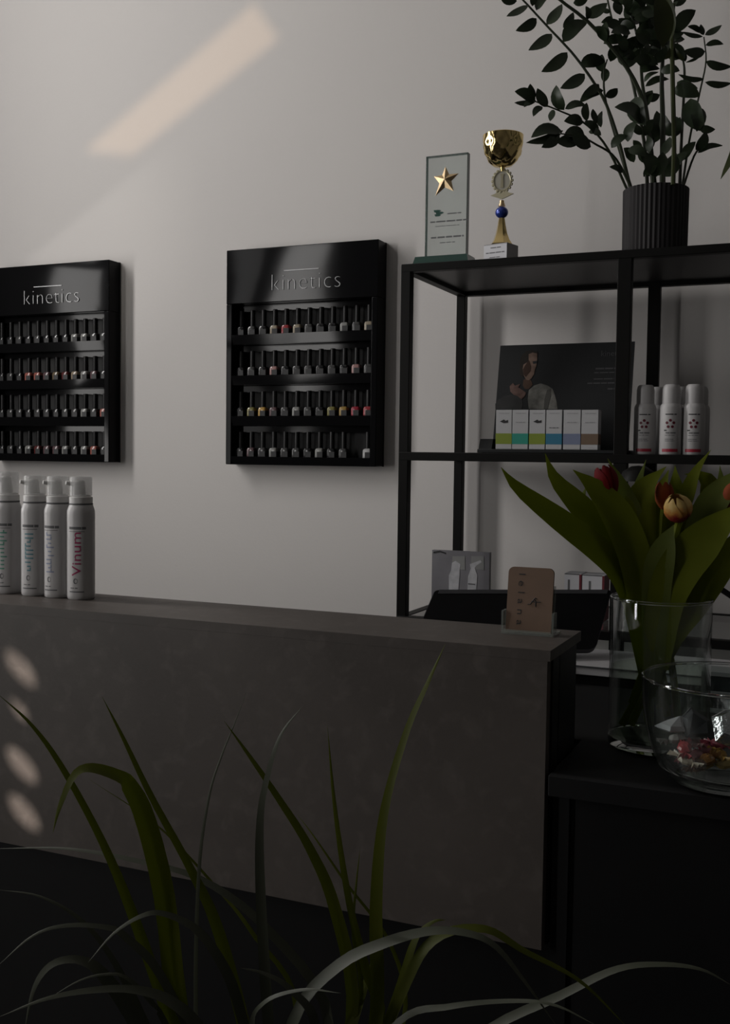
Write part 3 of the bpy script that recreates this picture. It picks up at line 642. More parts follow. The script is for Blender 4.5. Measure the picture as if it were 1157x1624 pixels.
def print_poly(name, pts, rgb, lift, label=None, var=None):
    lp = []
    for x, y in pts:
        p = lean(*Q5(x, y)); p.y -= .0003 + lift * .00025; lp.append(p)
    o = obj(name, MB().prism(lp, (0, .0002, 0)), mat('print_' + name + str(lift), rgb, .55, spec=.2, var=var or tuple(c * .7 for c in rgb), vscale=45), card, smooth=False, label=label)
    return o
print_poly('portrait_blouse', [(560, 1050), (545, 900), (560, 760), (640, 690), (740, 655), (850, 690), (925, 740), (960, 840), (985, 940), (1000, 1050)], (.24, .235, .215), 0, 'printed white blouse', (.085, .083, .075))
print_poly('portrait_sleeve', [(50, 1050), (50, 970), (100, 900), (180, 850), (290, 830), (400, 850), (455, 900), (470, 980), (450, 1050)], (.035, .035, .035), 1, 'printed grey sleeve')
print_poly('portrait_blouse_fold', [(790, 1050), (800, 900), (840, 760), (890, 740), (900, 850), (870, 950), (850, 1050)], (.10, .098, .09), 2)
print_poly('portrait_neck', [(470, 690), (480, 600), (560, 570), (600, 620), (620, 680), (560, 740), (500, 740)], (.085, .05, .035), 1)
print_poly('portrait_hair', [(420, 520), (420, 340), (450, 230), (520, 165), (610, 145), (690, 165), (710, 210), (640, 200), (560, 230), (560, 330), (520, 420), (470, 560)], (.022, .018, .015), 2)
print_poly('portrait_face', [(560, 210), (620, 185), (690, 200), (690, 290), (680, 380), (655, 450), (640, 520), (600, 580), (560, 610), (520, 600), (480, 520), (470, 430), (480, 370), (560, 320)], (.20, .135, .105), 3, 'printed face lit from one side', (.06, .035, .026))
print_poly('portrait_eye', [(620, 320), (690, 310), (690, 350), (630, 360)], (.03, .03, .032), 4)
print_poly('portrait_cheek_shade', [(575, 320), (600, 400), (590, 470), (550, 520), (520, 560), (480, 520), (475, 440), (500, 390), (560, 300)], (.05, .028, .02), 4)
print_poly('portrait_hand', [(270, 700), (320, 650), (350, 690), (430, 665), (400, 720), (440, 740), (520, 800), (500, 850), (450, 900), (390, 850), (330, 830), (280, 780)], (.16, .10, .085), 3, 'printed raised hand', (.05, .025, .02))
pt = MB(); lt = lambda x, z: (x, yl(z) - .0006, z)
for i, (xa, xb, y, h) in enumerate(((944, 976, 586, .003), (942, 974, 592, .002), (941, 974, 602, .002), (931, 974, 609, .0025), (963, 974, 618, .003))):
    A = lean(xa, y); B = lean(xb, y); dashes(pt, lt, A.x, B.x, A.z, h, .012, .0015, i)
obj('printed_lines', pt, m_dimtext, card, smooth=False)
A, B = lean(953, 565), lean(991, 565); tx = text_mb('kinetics', .014, .0001); xs = [p.x for p in tx.v]; k_ = (B.x - A.x) / (max(xs) - min(xs))
tx.mapv(lambda p: (A.x + (p.x - min(xs)) * k_, yl(A.z + p.y * k_) - .0006 - p.z, A.z + p.y * k_)); obj('card_lettering', tx, m_dimtext, card, smooth=False)

bands = [('lime', (.20, .26, .025), True, 786, 811), ('teal', (.02, .27, .20), False, 812, 837), ('lime', (.20, .26, .025), True, 839, 864), ('blue', (.025, .16, .26), False, 865.5, 890.5), ('lavender', (.17, .20, .30), False, 893, 920), ('brown', (.15, .10, .065), False, 921.5, 948)]
bl = ['white box with lime band, leftmost of the six boxes by the show card', 'white box with a teal band below the show card portrait', 'white box with lime band between the teal and the blue banded boxes', 'white box with a blue band before the dark show card', 'white box with a lavender band before the dark show card', 'white box with a brown band, rightmost of the six boxes']
BY = 1.985
for i, (nm, rgb, leafy, xa, xb) in enumerate(bands):
    z0 = ZM + .0076; zt1 = PY(xa, 650, BY).z; x0_, x1_ = PY(xa, 680, BY).x, PY(xb, 680, BY).x; dd = .026
    t = thing('cosmetic_box', bl[i], 'box', ((x0_ + x1_) / 2, BY + dd / 2, z0), 'cosmetic boxes before the show card')
    zb1 = z0 + (zt1 - z0) * .13; zb2 = z0 + (zt1 - z0) * .40
    obj('carton', MB().box((x0_, BY, z0), (x1_, BY + dd, zt1)), mat('matt_white_carton', (.44, .44, .45), .7, var=(.42, .42, .43)), t, bevel=.0005, smooth=False)
    obj('colour_band', MB().box((x0_ - .0003, BY - .0003, zb1), (x1_ + .0003, BY + dd - .001, zb2)), mat('band_' + nm, rgb, .5, var=tuple(c * .93 for c in rgb)), t, smooth=False)
    mk = MB(); xm = (x0_ + x1_) / 2; zm = z0 + (zt1 - z0) * .70
    if leafy:
        mk.prism([(xm - .008, BY - .0004, zm), (xm, BY - .0004, zm + .004), (xm + .003, BY - .0004, zm + .0015), (xm + .008, BY - .0004, zm + .003), (xm + .008, BY - .0004, zm - .002), (xm, BY - .0004, zm - .003)], (0, .0003, 0))
        obj('logo', mk, m_ink, t, smooth=False)
    else:
        dashes(mk, lambda x, z: (x, BY - .0004, z), xm - .009, xm + .009, zm - (.012 if i == 3 else .002), .0016, .006, .001, i); obj('printed_lines', mk, m_greyink if i == 3 else mat('pale_grey_ink', (.30, .30, .31), .6, var=(.28, .28, .29)), t, smooth=False)
    tp = MB(); dashes(tp, lambda x, z: (x, BY - .0004, z), x0_ + .006, x1_ - .005, zt1 - .007, .001, .01, .001, i + 9); obj('top_print', tp, mat('pale_grey_ink', (.30, .30, .31), .6, var=(.28, .28, .29)), t, smooth=False)

def on_can(cx, cy, r, face, lift=.00025):                # wraps a flat print (x across, y up) round a can
    def fn(p):
        a = face + p.x / r; rr = r + lift + p.z
        return Vector((cx + rr * math.sin(a), cy - rr * math.cos(a), p.y))
    return fn
def strip(mb, x0, x1, y0, y1, n=6):
    for i in range(n):
        a, b = x0 + (x1 - x0) * i / n, x0 + (x1 - x0) * (i + 1) / n
        mb.add([(a, y0, 0), (b, y0, 0), (b, y1, 0), (a, y1, 0)], [(0, 1, 2, 3)])
def lines(mb, x0, x1, y, h, seed, word=.006):
    rnd = random.Random(seed); x = x0
    while x < x1 - 1e-5:
        w = min(word * rnd.uniform(.6, 1.4), x1 - x); strip(mb, x, x + w, y, y + h, 8); x += w + .0012
def foot_can(px, Y, label, full=True):
    c = PY(px, 712, Y); r = .0196; h = .1245
    t = thing('spray_can', label, 'spray can', (c.x, Y, ZM), 'red-banded white spray cans on the rack')
    z = ZM + .0003
    obj('can_body', MB().lathe([(r * .95, z), (r, z + .002), (r, z + .082), (r * .97, z + .086), (r * .84, z + .0905)], 32, (c.x, Y, 0)), m_can2, t)
    obj('cap', MB().lathe([(r * .80, z + .0905), (r * .81, z + .092), (r * .80, z + .116), (r * .74, z + .1215), (r * .6, z + h), (r * .3, z + h + .0005)], 32, (c.x, Y, 0)), m_can2, t)
    if not full: return
    fn = on_can(c.x, Y, r, .10)
    mb = MB(); strip(mb, -.0145, .0145, ZM + .005, ZM + .0105, 10); obj('red_band', mb.mapv(fn), m_redink, t, smooth=False)
    mb = MB()
    for k in range(5):
        a = PI / 2 + 2 * PI * k / 5; q = [(.0062 * math.cos(a) + .0026 * math.cos(b), ZM + .0545 + .0062 * math.sin(a) + .0026 * math.sin(b), 0) for b in [2 * PI * j / 10 for j in range(10)]]
        mb.add(q, [tuple(range(10))])
    obj('flower_emblem', mb.slice_x(.001).mapv(fn), m_darkred, t, smooth=False, label='ring of five dark red dots')
    mb = MB(); lines(mb, -.009, .011, ZM + .0705, .0018, 1, .02); lines(mb, -.011, -.006, ZM + .042, .002, 2)
    obj('printed_lines', mb.mapv(fn), m_ink, t, smooth=False)
    mb = MB(); lines(mb, -.008, .011, ZM + .0375, .0022, 3, .009); lines(mb, -.009, .009, ZM + .034, .001, 4); lines(mb, -.009, .006, ZM + .027, .001, 5); lines(mb, -.009, .009, ZM + .024, .001, 6)
    obj('fine_print', mb.mapv(fn), m_greyink, t, smooth=False)
foot_can(1021, 1.985, 'white spray can with red band nearest the dark show card'); foot_can(1062, 1.978, 'white red-banded spray can, middle of the front three on the rack'); foot_can(1098.5, 1.985, 'white red-banded spray can, rightmost of the front three on the rack')
for px, lb in ((1040, 'white spray can hidden behind the left front can on the rack'), (1075, 'white spray can hidden behind the middle front can on the rack'), (1106, 'white spray can peeping out behind the rightmost front can')): foot_can(px, 2.045, lb, False)

# ---- lower shelf: picture card with two bottles, red and white boxes
qY = 2.13; q0, q1 = PY(685, 872, qY), PY(776, 874, qY); zq = ZL + .0004
pcard = thing('picture_card', 'grey picture card of two white spray bottles on the lower rack shelf', 'poster', ((q0.x + q1.x) / 2, qY, ZL))
obj('card_panel', MB().box((q0.x, qY, zq), (q1.x, qY + .012, q0.z)), mat('grey_picture_card', (.15, .145, .16), .5, var=(.20, .195, .21), vscale=14), pcard, smooth=False)
P7 = lambda x, y: PY(660 + x / 4.821, 850 + y / 4.821, qY - .0006)
def qpoly(nm, pts, M, lift=0):
    obj(nm, MB().prism([P7(x, y) - Vector((0, .0002 * lift, 0)) for x, y in pts], (0, .0004, 0)), M, pcard, smooth=False)
m_pw = mat('printed_white', (.50, .50, .52), .5, var=(.36, .36, .38), vscale=60); m_pg = mat('printed_grey', (.24, .245, .235), .5, var=(.21, .21, .21))
for dx in (0, 145): qpoly('printed_cap', [(270 + dx, 250), (275 + dx, 155), (370 + dx, 155), (372 + dx, 260)], m_pg)
qpoly('printed_bottle', [(248, 440), (248, 300), (265, 265), (272, 205), (300, 190), (335, 215), (330, 262), (330, 300), (318, 440)], m_pw, 1)
qpoly('printed_bottle', [(388, 440), (395, 310), (415, 250), (408, 215), (450, 200), (490, 185), (498, 200), (460, 225), (445, 245), (465, 300), (455, 440)], m_pw, 1)
qpoly('printed_curl', [(130, 120), (180, 112), (225, 128), (222, 138), (180, 124), (130, 132)], m_ink, 1)
qpoly('printed_label_lines', [(395, 372), (450, 376), (450, 366), (395, 360)], m_greyink, 2)
m_rw = mat('red_carton_edge', (.16, .02, .03), .5, var=(.14, .02, .03))
for i, (xa, xb, lb) in enumerate(((895, 921.5, 'white and red carton, left of the pair on the lower rack shelf'), (923, 958, 'white and red carton, right of the pair beside the rack post'))):
    Yc = 2.06; A = PY(xa, 909 + i * 2, Yc); B = PY(xb, 909 + i * 2, Yc); t = thing('carton', lb, 'box', ((A.x + B.x) / 2, Yc, ZL), 'red and white cartons on the lower shelf')
    obj('carton_body', MB().box((A.x, Yc, ZL + .0004), (B.x, Yc + .05, A.z)), m_paper, t, smooth=False)
    obj('red_edge', MB().box((B.x - .004, Yc - .0004, ZL + .0004), (B.x + .0003, Yc + .05, A.z - .001)), m_rw, t, smooth=False)
    obj('red_base_band', MB().box((A.x - .0003, Yc - .0003, ZL + .006), (B.x - .004, Yc, ZL + .020)), m_rw, t, smooth=False)
    obj('top_edge_line', MB().box((A.x, Yc - .0003, A.z - .002), (B.x - .004, Yc, A.z)), m_greyink, t, smooth=False)
    xm = A.x + (B.x - A.x) * (.2 if i == 0 else .3); obj('printed_mark', MB().box((xm, Yc - .0003, A.z - .045), (xm + .004, Yc, A.z - .012)), m_greyink, t, smooth=False)

# ================================================================ reception counter, black side table, white desk
CT, CBOT, CF = .922, .557, 1.25
cx1 = -.308
counter = thing('reception_counter', 'reception counter with dark concrete-look front panel and top', 'counter', (-1.2, 1.35, 0))
obj('counter_top', MB().box((-2.6, CF, CT - .013), (cx1, 1.415, CT)), m_conc, counter, smooth=False)
obj('front_panel', MB().box((-2.6, CF + .0001, CBOT), (cx1 - .0035, CF + .018, CT - .0131)), m_conc, counter, smooth=False)
obj('end_panel', MB().box((cx1 - .016, CF + .0185, CBOT), (cx1 - .0007, 1.30, CT - .0133)), m_black, counter, smooth=False)
obj('carcass', MB().box((-2.55, 1.305, .06), (cx1 - .0012, 1.395, CT - .0137)), m_black, counter, smooth=False)
obj('plinth', MB().box((-2.5, 1.32, 0), (cx1 - .03, 1.39, .06)), m_black, counter, smooth=False)

ZTAB = .775
tab = thing('black_side_table', 'black L-shaped table by the counter end carrying vase and sweet bowl', 'table', (.08, 1.5, 0))
obj('tabletop', MB().prism([(x, y, ZTAB - .025) for x, y in ((cx1 + .003, 1.240), (.55, 1.240), (.55, 1.775), (-.95, 1.775), (-.95, 1.42), (cx1 + .003, 1.42))], (0, 0, .025)), m_tabletop, tab, smooth=False, bevel=.001)
obj('side_panel', MB().box((cx1 + .004, 1.262, 0), (cx1 + .024, 1.765, ZTAB - .0255)), m_black, tab, smooth=False)
obj('side_panel', MB().box((-.94, 1.43, 0), (-.92, 1.765, ZTAB - .0255)), m_black, tab, smooth=False)
obj('side_panel', MB().box((.52, 1.262, 0), (.54, 1.765, ZTAB - .0255)), m_black, tab, smooth=False)
obj('front_panel', MB().box((cx1 + .0245, 1.267, .02), (.5195, 1.282, ZTAB - .0255)), m_black, tab, smooth=False)

dz_ = PY(915, 1054, 1.78).z
desk = thing('white_desk', 'white desk behind the reception counter', 'desk', (-.5, 1.76, 0))
obj('desktop', MB().box((-1.5, 1.78, dz_ - .0165), (.52, 1.945, dz_)), m_white, desk, smooth=False, bevel=.001)
obj('under_desk_shade', MB().box((-1.44, 1.79, .05), (.47, 1.80, dz_ - .017)), m_black, desk, smooth=False, label='black panel put in as shade under the desktop')  # added black sheet, stands in for the shade in the gap below the desktop
obj('edge_groove', MB().box((-1.499, 1.7785, dz_ - .0035), (.519, 1.7799, dz_ - .001)), m_bezel, desk, smooth=False)
for x in (-1.48, .48): obj('desk_leg', MB().box((x, 1.79, 0), (x + .03, 1.94, dz_ - .017)), m_white, desk, smooth=False)

# screen leaning back behind the counter
TL, TR_ = PD(689, 936, 1.88), PD(970, 936, 1.935); ex = (TR_ - TL); wS = ex.length; ex.normalize()
BRp = PD(944, 1030, 1.845); dn = BRp - TR_; dn = dn - ex * dn.dot(ex) * .0; hS = dn.length; dn.normalize()
nn_ = ex.cross(dn).normalized()
if nn_.dot(CAMP - TL) < 0: nn_ = -nn_
scr = thing('touch_screen', 'black screen leaning back behind the kraft business card', 'screen', (TL.x + wS / 2, TL.y, dz_))
rc = .012; lp = []
C4 = [(rc * .5, rc * .5, 180), (wS - rc * .5, rc * .5, 270), (wS - rc, hS - rc, 0), (rc, hS - rc, 90)]
for x, y, a0 in C4:
    r_ = rc * .5 if y < rc else rc
    for k in range(5):
        a = math.radians(a0 + k * 22.5); lp.append(TL + ex * (x + r_ * math.cos(a)) + dn * (y + r_ * math.sin(a)))
obj('screen_panel', MB().prism(lp, -nn_ * .012), m_bezel, scr, smooth=False)
obj('screen_glass', MB().prism([p + (TL + ex * wS / 2 + dn * hS / 2 - p) * .006 + nn_ * .0006 for p in lp], -nn_ * .001), m_screen, scr, smooth=False)
obj('top_bezel', MB().frame_box(TL + ex * .008 + nn_ * .0006, ex * (wS - .016), dn * .0095, nn_ * .0012), m_bezel, scr, smooth=False, label='grey strip along the top of the screen')
mB = TL + ex * wS * .5 + dn * hS * .8 - nn_ * .014
obj('screen_stand', MB().tube([mB, mB + Vector((0, .03, -.006)), Vector((mB.x, mB.y + .042, dz_ + .020)), Vector((mB.x, mB.y + .042, dz_ + .0075))], .009, 10), m_bezel, scr)
obj('screen_foot', MB().box((mB.x - .09, mB.y - .03, dz_ + .0004), (mB.x + .09, min(mB.y + .09, 1.945), dz_ + .007)), m_bezel, scr, smooth=False)

# black angled desk lamp mostly hidden behind the tulips
LB = Vector((.30, 1.86, dz_)); lamp = thing('desk_lamp', 'black jointed desk lamp half hidden behind the tulip leaves', 'lamp', LB)
obj('lamp_base', MB().lathe([(.06, 0), (.06, .012), (.02, .02)], 28, LB + Vector((0, 0, .0004))), m_steel, lamp)
h0 = PD(1012, 750, 1.80); e0 = PD(1094, 902, 1.84)
obj('lower_arm', MB().tube([LB + Vector((0, 0, .015)), PD(1205, 976, 1.84), e0], .0052, 8), m_steel, lamp)
obj('upper_arm', MB().tube([e0, (e0 + h0) / 2 + Vector((.01, 0, .01)), h0 + Vector((0, 0, -.01))], .0045, 8), m_steel, lamp)
obj('lamp_head', MB().lathe([(.001, .012), (.012, .011), (.026, .002), (.032, -.014), (.030, -.014), (.024, 0), (.001, .008)], 24, h0), m_steel, lamp)

# ================================================================ things on the counter
RC = .0215; CYc = 1.357
def mousse_can(px, htop, label, rot_print, word, M, nz_h):
    c = PY(px, 950, CYc); z = CT + .0003; t = thing('mousse_can', label, 'mousse can', (c.x, CYc, CT), 'white mousse cans on the counter')
    r = RC; hb = .137
    obj('can_body', MB().lathe([(r * .93, z), (r * .99, z + .002), (r, z + .006), (r, z + hb - .004), (r * .985, z + hb + .001), (r * .86, z + hb + .009), (r * .83, z + hb + .010)], 40, (c.x, CYc, 0)), m_can, t)
    obj('shoulder_ring', MB().lathe([(r * .85, z + hb + .0102), (r * .86, z + hb + .0118), (r * .84, z + hb + .0125)], 32, (c.x, CYc, 0)), m_greyink, t)
    z2 = z + hb + .0127; zt2 = z + hb + .0127 + nz_h
    obj('collar', MB().lathe([(r * .84, z2), (r * .84, z2 + .009), (r * .70, z2 + .011), (r * .60, z2 + .013)], 32, (c.x, CYc, 0)), m_nozzle, t)
    hd = MB(); hd.lathe([(r * .50, z2 + .012), (r * .46, z2 + .022), (r * .42, z2 + nz_h * .80), (r * .30, z2 + nz_h * .86)], 20, (c.x - r * .18, CYc, 0))
    d_ = Vector((-.35, -.5, .0)).normalized(); b_ = Vector((c.x - r * .18, CYc, z2 + nz_h * .72))
    hd.tube([b_, b_ + d_ * r * .55 + Vector((0, 0, .001)), b_ + d_ * r * .95 + Vector((0, 0, .002))], [r * .26, r * .2, r * .14], 10)
    obj('nozzle', hd, m_nozzle, t)
    cp = MB().lathe([(r * .80, z2 + .0115), (r * .805, zt2 - .002), (r * .76, zt2), (r * .2, zt2 + .0004), (r * .2, zt2 - .0008), (r * .74, zt2 - .001), (r * .77, zt2 - .003), (r * .775, z2 + .0115)], 32, (c.x, CYc, 0))
    obj('clear_cap', cp, m_frost, t, label='clear plastic cap')
    fn = on_can(c.x, CYc, r, rot_print)
    mb = MB(); lines(mb, -.013, .015, z + .1095, .0040, 3, .026); obj('brand_line', mb.mapv(fn), m_greyink, t, smooth=False)
    mb = MB(); strip(mb, -.013, .013, z + .1058, z + .1066, 6); lines(mb, -.010, .002, z + .0175, .0014, 5); lines(mb, -.012, .012, z + .0115, .0018, 6, .02)
    obj('printed_lines', mb.mapv(fn), m_greyink, t, smooth=False)
    mb = MB(); a = [2 * PI * k / 14 for k in range(14)]
    mb.add([(-.0015 + .0034 * math.cos(q), z + .0290 + .0044 * math.sin(q), 0) for q in a] + [(-.0008 + .0022 * math.cos(q), z + .0290 + .0030 * math.sin(q), 0) for q in a], [(i, (i + 1) % 14, 14 + (i + 1) % 14, 14 + i) for i in range(14)])
    obj('round_mark', mb.slice_x(.001).mapv(fn), m_greyink, t, smooth=False)
    if not word:                                         # a name too blurred to read: letter-sized strokes up the can
        mb = MB(); rw = random.Random(int(px)); y = z + .040
        while y < z + .102:
            xa = -.0072 + rw.choice((0, 0, .004)); xb = rw.choice((.0030, .0030, .0072)); strip(mb, xa, xb, y, y + .0022, 8)
            if rw.random() < .6: strip(mb, *rw.choice(((-.0072, -.0050), (.0012, .0032))), y + .0022, y + .0056, 3)
            y += .0064
        o = obj('name_print', mb.mapv(fn), M, t, smooth=False, label='blurred coloured name printed upright along the can'); o['kind'] = 'stuff'; return
    tx = text_mb(word, .02, .00005, 0, 'LEFT'); xs = [p.x for p in tx.v]; ys_ = [p.y for p in tx.v]; kx = .068 / (max(xs) - min(xs)); ky = .0145 / (max(ys_) - min(ys_)); x_0, y_0 = min(xs), (min(ys_) + max(ys_)) / 2
    tx.mapv(lambda p: (-(p.y - y_0) * ky, z + .037 + (p.x - x_0) * kx, 0)); obj('name_print', tx.slice_x(.0012).mapv(fn), M, t, smooth=False, label='coloured name printed upright along the can')
mousse_can(13.5, 723, 'taller white mousse can with mint print, cut by the picture edge', .30, '', m_mint, .046)
mousse_can(56, 735, 'white mousse can with blue and aqua print, second from left', .25, '', m_aqua, .041)
mousse_can(92.5, 736, 'white mousse can with pale lilac print, third from left', .05, '', m_lilac, .041)
mousse_can(128.5, 737, 'white mousse can with magenta lettering, rightmost of the four', .33, 'Vinum', m_pink, .041)

# kraft business card in a clear holder
cb0, cb1 = PZ(801, 1003, CT + .003), PZ(873, 1008, CT + .003); Yk = 1.352; xk0, xk1 = PY(801, 1000, Yk).x, PY(873, 1005, Yk).x
tl = .13; zk = PY(840, 901, Yk + .01).z - CT - .003
def kc(u, v, o=0.0): return Vector((xk0 + (xk1 - xk0) * u, Yk + v * tl - o, CT + .0035 + v))
bc = thing('business_card', 'brown kraft business card upright in clear holder on the counter', 'card', kc(.5, 0))
lp = []; wk = xk1 - xk0; rr_ = .007
for x, y, a0 in ((wk, 0, None), (wk - rr_, zk - rr_, 0), (rr_, zk - rr_, 90), (0, 0, None)):
    if a0 is None: lp.append(kc(x / wk, y))
    else: lp += [kc((x + rr_ * math.cos(math.radians(a0 + k * 18))) / wk, y + rr_ * math.sin(math.radians(a0 + k * 18))) for k in range(6)]
obj('card_body', MB().prism(lp, (0, .004, 0)), m_kraft, bc, smooth=False)
tx = text_mb('lelana', .0125, .00005, 0, 'LEFT', 1.75); xs = [p.x for p in tx.v]; kx = zk * .80 / (max(xs) - min(xs)); x_0 = min(xs)
tx.mapv(lambda p: kc(.24 + p.y / wk, zk * .90 - (p.x - x_0) * kx, .0004)); obj('card_lettering', tx, m_ink, bc, smooth=False)
sq = MB()
for seg in ([(.46, .43), (.52, .435), (.58, .50), (.62, .535), (.655, .52)], [(.54, .475), (.66, .472), (.74, .475)], [(.635, .47), (.635, .40)], [(.60, .51), (.64, .48)]):
    sq.tube([kc(u, v * zk, .0004) for u, v in seg], .00055, 5)
obj('script_mark', sq, m_ink, bc)
hold = thing('card_holder', 'small clear acrylic card holder on the counter edge', 'holder', kc(.5, -.0035))
hx0, hx1 = xk0 - .0045, xk1 + .0045
obj('holder_base', MB().box((hx0, Yk - .007, CT + .0003), (hx1, Yk + .035, CT + .0028)), m_clearplas, hold, smooth=False)
for x in (hx0, hx1 - .0028): obj('holder_side', MB().box((x, Yk - .0045, CT + .003), (x + .0028, Yk + .012, CT + .030)), m_clearplas, hold, smooth=False)
obj('holder_front_lip', MB().box((hx0 + .003, Yk - .0068, CT + .003), (hx1 - .003, Yk - .0048, CT + .006)), m_clearplas, hold, smooth=False)
obj('holder_back', MB().add([(x, Yk + .0075 + v * tl + q, CT + .003 + v) for q in (0, .002) for (x, v) in ((hx0 + .003, 0), (hx1 - .003, 0), (hx1 - .003, .06), (hx0 + .003, .06))], [(0, 1, 2, 3), (7, 6, 5, 4), (0, 4, 5, 1), (1, 5, 6, 2), (2, 6, 7, 3), (3, 7, 4, 0)]), m_clearplas, hold, smooth=False)

# ================================================================ tulips in a vase, sweet bowl
V0 = PZ(1042, 1184, ZTAB); VX, VY = V0.x, V0.y; dV = (Vector((VX, VY, .9)) - CAMP).dot(FW); VR = 78 * dV / F
vzt = PY(1042, 949, VY).z
vase = thing('glass_vase', 'tall clear cylinder glass vase of tulips on the black table', 'vase', (VX, VY, ZTAB))
obj('vase_glass', MB().lathe([(VR, ZTAB + .0155), (VR, vzt - .001), (VR - .001, vzt), (VR - .0022, vzt - .001), (VR - .0028, ZTAB + .0155)], 56, (VX, VY, 0), closed=False), m_glass, vase)
m_solidglass = glass('solid_glass', (0.93, 0.96, 0.95))
obj('vase_base', MB().lathe([(VR * .9, ZTAB + .0004), (VR * .985, ZTAB + .004), (VR, ZTAB + .009), (VR, ZTAB + .015), (VR * .8, ZTAB + .0135), (.0005, ZTAB + .012)], 56, (VX, VY, 0)), m_solidglass, vase, label='thick clear base of the vase')
obj('vase_rim', MB().tube([(VX + (VR - .0011) * math.cos(a), VY + (VR - .0011) * math.sin(a), vzt + .0008) for a in [2 * PI * k / 64 for k in range(65)]], .0019, 8), m_solidglass, vase)
wlv = PY(1042, 1058, VY).z
obj('water', MB().lathe([(.0005, ZTAB + .0135), (VR * .6, ZTAB + .0145), (VR - .0034, ZTAB + .0175), (VR - .0030, wlv), (.0005, wlv)], 48, (VX, VY, 0)), m_water, vase)
def vp(px, py, o): return PD(px, py, dV + o)
def tleaf(par, pts, wpx, offs, M, fold=.28, prof=None):
    n = len(pts); P = [vp(x, y, offs[0] + (offs[1] - offs[0]) * i / (n - 1)) for i, (x, y) in enumerate(pts)]
    L = smooth_line(P, 16); w = wpx * dV / F / 2
    prf = prof or (lambda t: (0.42 + .58 * math.sin(PI * min(t * .9 + .06, 1)) ** .8) * (1 if t < .55 else max(.03, 1 - ((t - .55) / .45) ** 1.7)))
    nr = []
    for i, p in enumerate(L):
        v = (CAMP - p).normalized(); nr.append((v + Vector((.25 * math.sin(i * .3), 0, .45))).normalized())
    obj('leaf', MB().blade(L, [w * prf(i / 15) for i in range(16)], nr, fold, .0009), M, par)
def tulip(label, head, axis, r, h, M, stem_pts, soff, openness=0.0, close=.74):
    base = vp(*stem_pts[0], soff[0]); t = thing('tulip', label, 'flower', base, 'tulips in the glass vase')
    n = len(stem_pts); P = [vp(x, y, soff[0] + (soff[1] - soff[0]) * i / (n - 1)) for i, (x, y) in enumerate(stem_pts)]
    if head:
        hc_ = vp(*head, soff[1]); ax = axis.normalized(); bot = hc_ - ax * h * .5; P.append(bot)
    obj('stem', MB().tube(smooth_line(P, 14), .0048, 8), m_tleaf, t)
    if head:
        e1 = ax.orthogonal().normalized(); e2 = ax.cross(e1)
        for k in range(6):
            a = 2 * PI * k / 6 + .3; rk = r * (1.0 if k % 2 else .93); mb = MB(); nu, nv = 7, 8; vs = []
            for i in range(nv + 1):
                u = i / nv; rad = rk * (math.sin(PI * (u * close + .07)) ** .75) * (1 + openness * u); half = .80 * math.sin(PI * min(u * .86 + .12, 1)) ** .6
                for j in range(nu + 1):
                    b = a + (j / nu * 2 - 1) * half; rj = rad * (1 - .04 * abs(j / nu * 2 - 1)); vs.append(bot + ax * (u * h) + (e1 * math.cos(b) + e2 * math.sin(b)) * rj)
            o2 = [p + ((bot + ax * (p - bot).dot(ax)) - p) * .07 for p in vs]; q = len(vs)
            fs = [(i * (nu + 1) + j, i * (nu + 1) + j + 1, (i + 1) * (nu + 1) + j + 1, (i + 1) * (nu + 1) + j) for i in range(nv) for j in range(nu)]
            fs2 = [tuple(q + x for x in reversed(f)) for f in fs]
            mb.add(vs + o2, fs + fs2); obj('petal', mb, M, t)
    return t
bx = lambda: None
t1 = tulip('closed dark red tulip leaning left over the vase rim', (962, 764), Vector((-.42, .1, 1)), .0155, .041, m_tred, [(1058, 1135), (1030, 1010), (1000, 900), (976, 800)], (.0, -.01))
tleaf(t1, [(1052, 1120), (1022, 1010), (987, 918), (945, 872), (880, 821), (820, 774), (794, 741)], 44, (0, -.03), m_tleaf)
tleaf(t1, [(1030, 1040), (1015, 960), (1008, 890), (1000, 820), (985, 770), (963, 727)], 40, (.02, .02), m_tleaf2)
tleaf(t1, [(1045, 1100), (1020, 1000), (1000, 930), (958, 860), (925, 800), (930, 770)], 26, (.03, .03), m_tleaf2)
t2 = tulip('round yellow tulip with red flush facing the viewer', (1074, 806), Vector((-.12, -.62, .80)), .0190, .040, m_tyel, [(1000, 1150), (1045, 1040), (1062, 930), (1070, 850)], (-.01, -.02), 0, .86)
tleaf(t2, [(1035, 1080), (1037, 978), (1042, 909), (1056, 860), (1068, 832)], 46, (-.03, -.03), m_tleaf2)
tleaf(t2, [(1040, 1060), (1052, 960), (1075, 905), (1112, 862), (1150, 825), (1195, 790)], 66, (-.03, -.04), m_tleaf)
tleaf(t2, [(1050, 1040), (1066, 930), (1076, 850), (1072, 780), (1070, 738)], 42, (.03, .04), m_tleaf)
t3 = tulip('orange tulip behind the yellow one', (1052, 787), Vector((-.1, .2, 1)), .0135, .036, m_tora, [(1030, 1150), (1035, 1030), (1045, 920), (1050, 830)], (.02, .02))
tleaf(t3, [(1030, 1090), (1012, 990), (990, 900), (955, 848), (917, 802), (880, 760), (864, 719)], 46, (.0, -.005), m_tleaf)
tleaf(t3, [(1030, 1060), (1018, 960), (1003, 880), (975, 815), (940, 772), (908, 745)], 54, (-.02, -.02), m_tleaf)
tleaf(t3, [(1035, 1020), (1018, 920), (1010, 830), (1022, 776), (1056, 740)], 56, (.015, .02), m_tleaf)
t4 = tulip('orange red tulip cut by the right picture edge', (1160, 792), Vector((.25, 0, 1)), .0165, .044, m_tora, [(985, 1150), (1040, 1050), (1085, 950), (1130, 870)], (.01, .01))
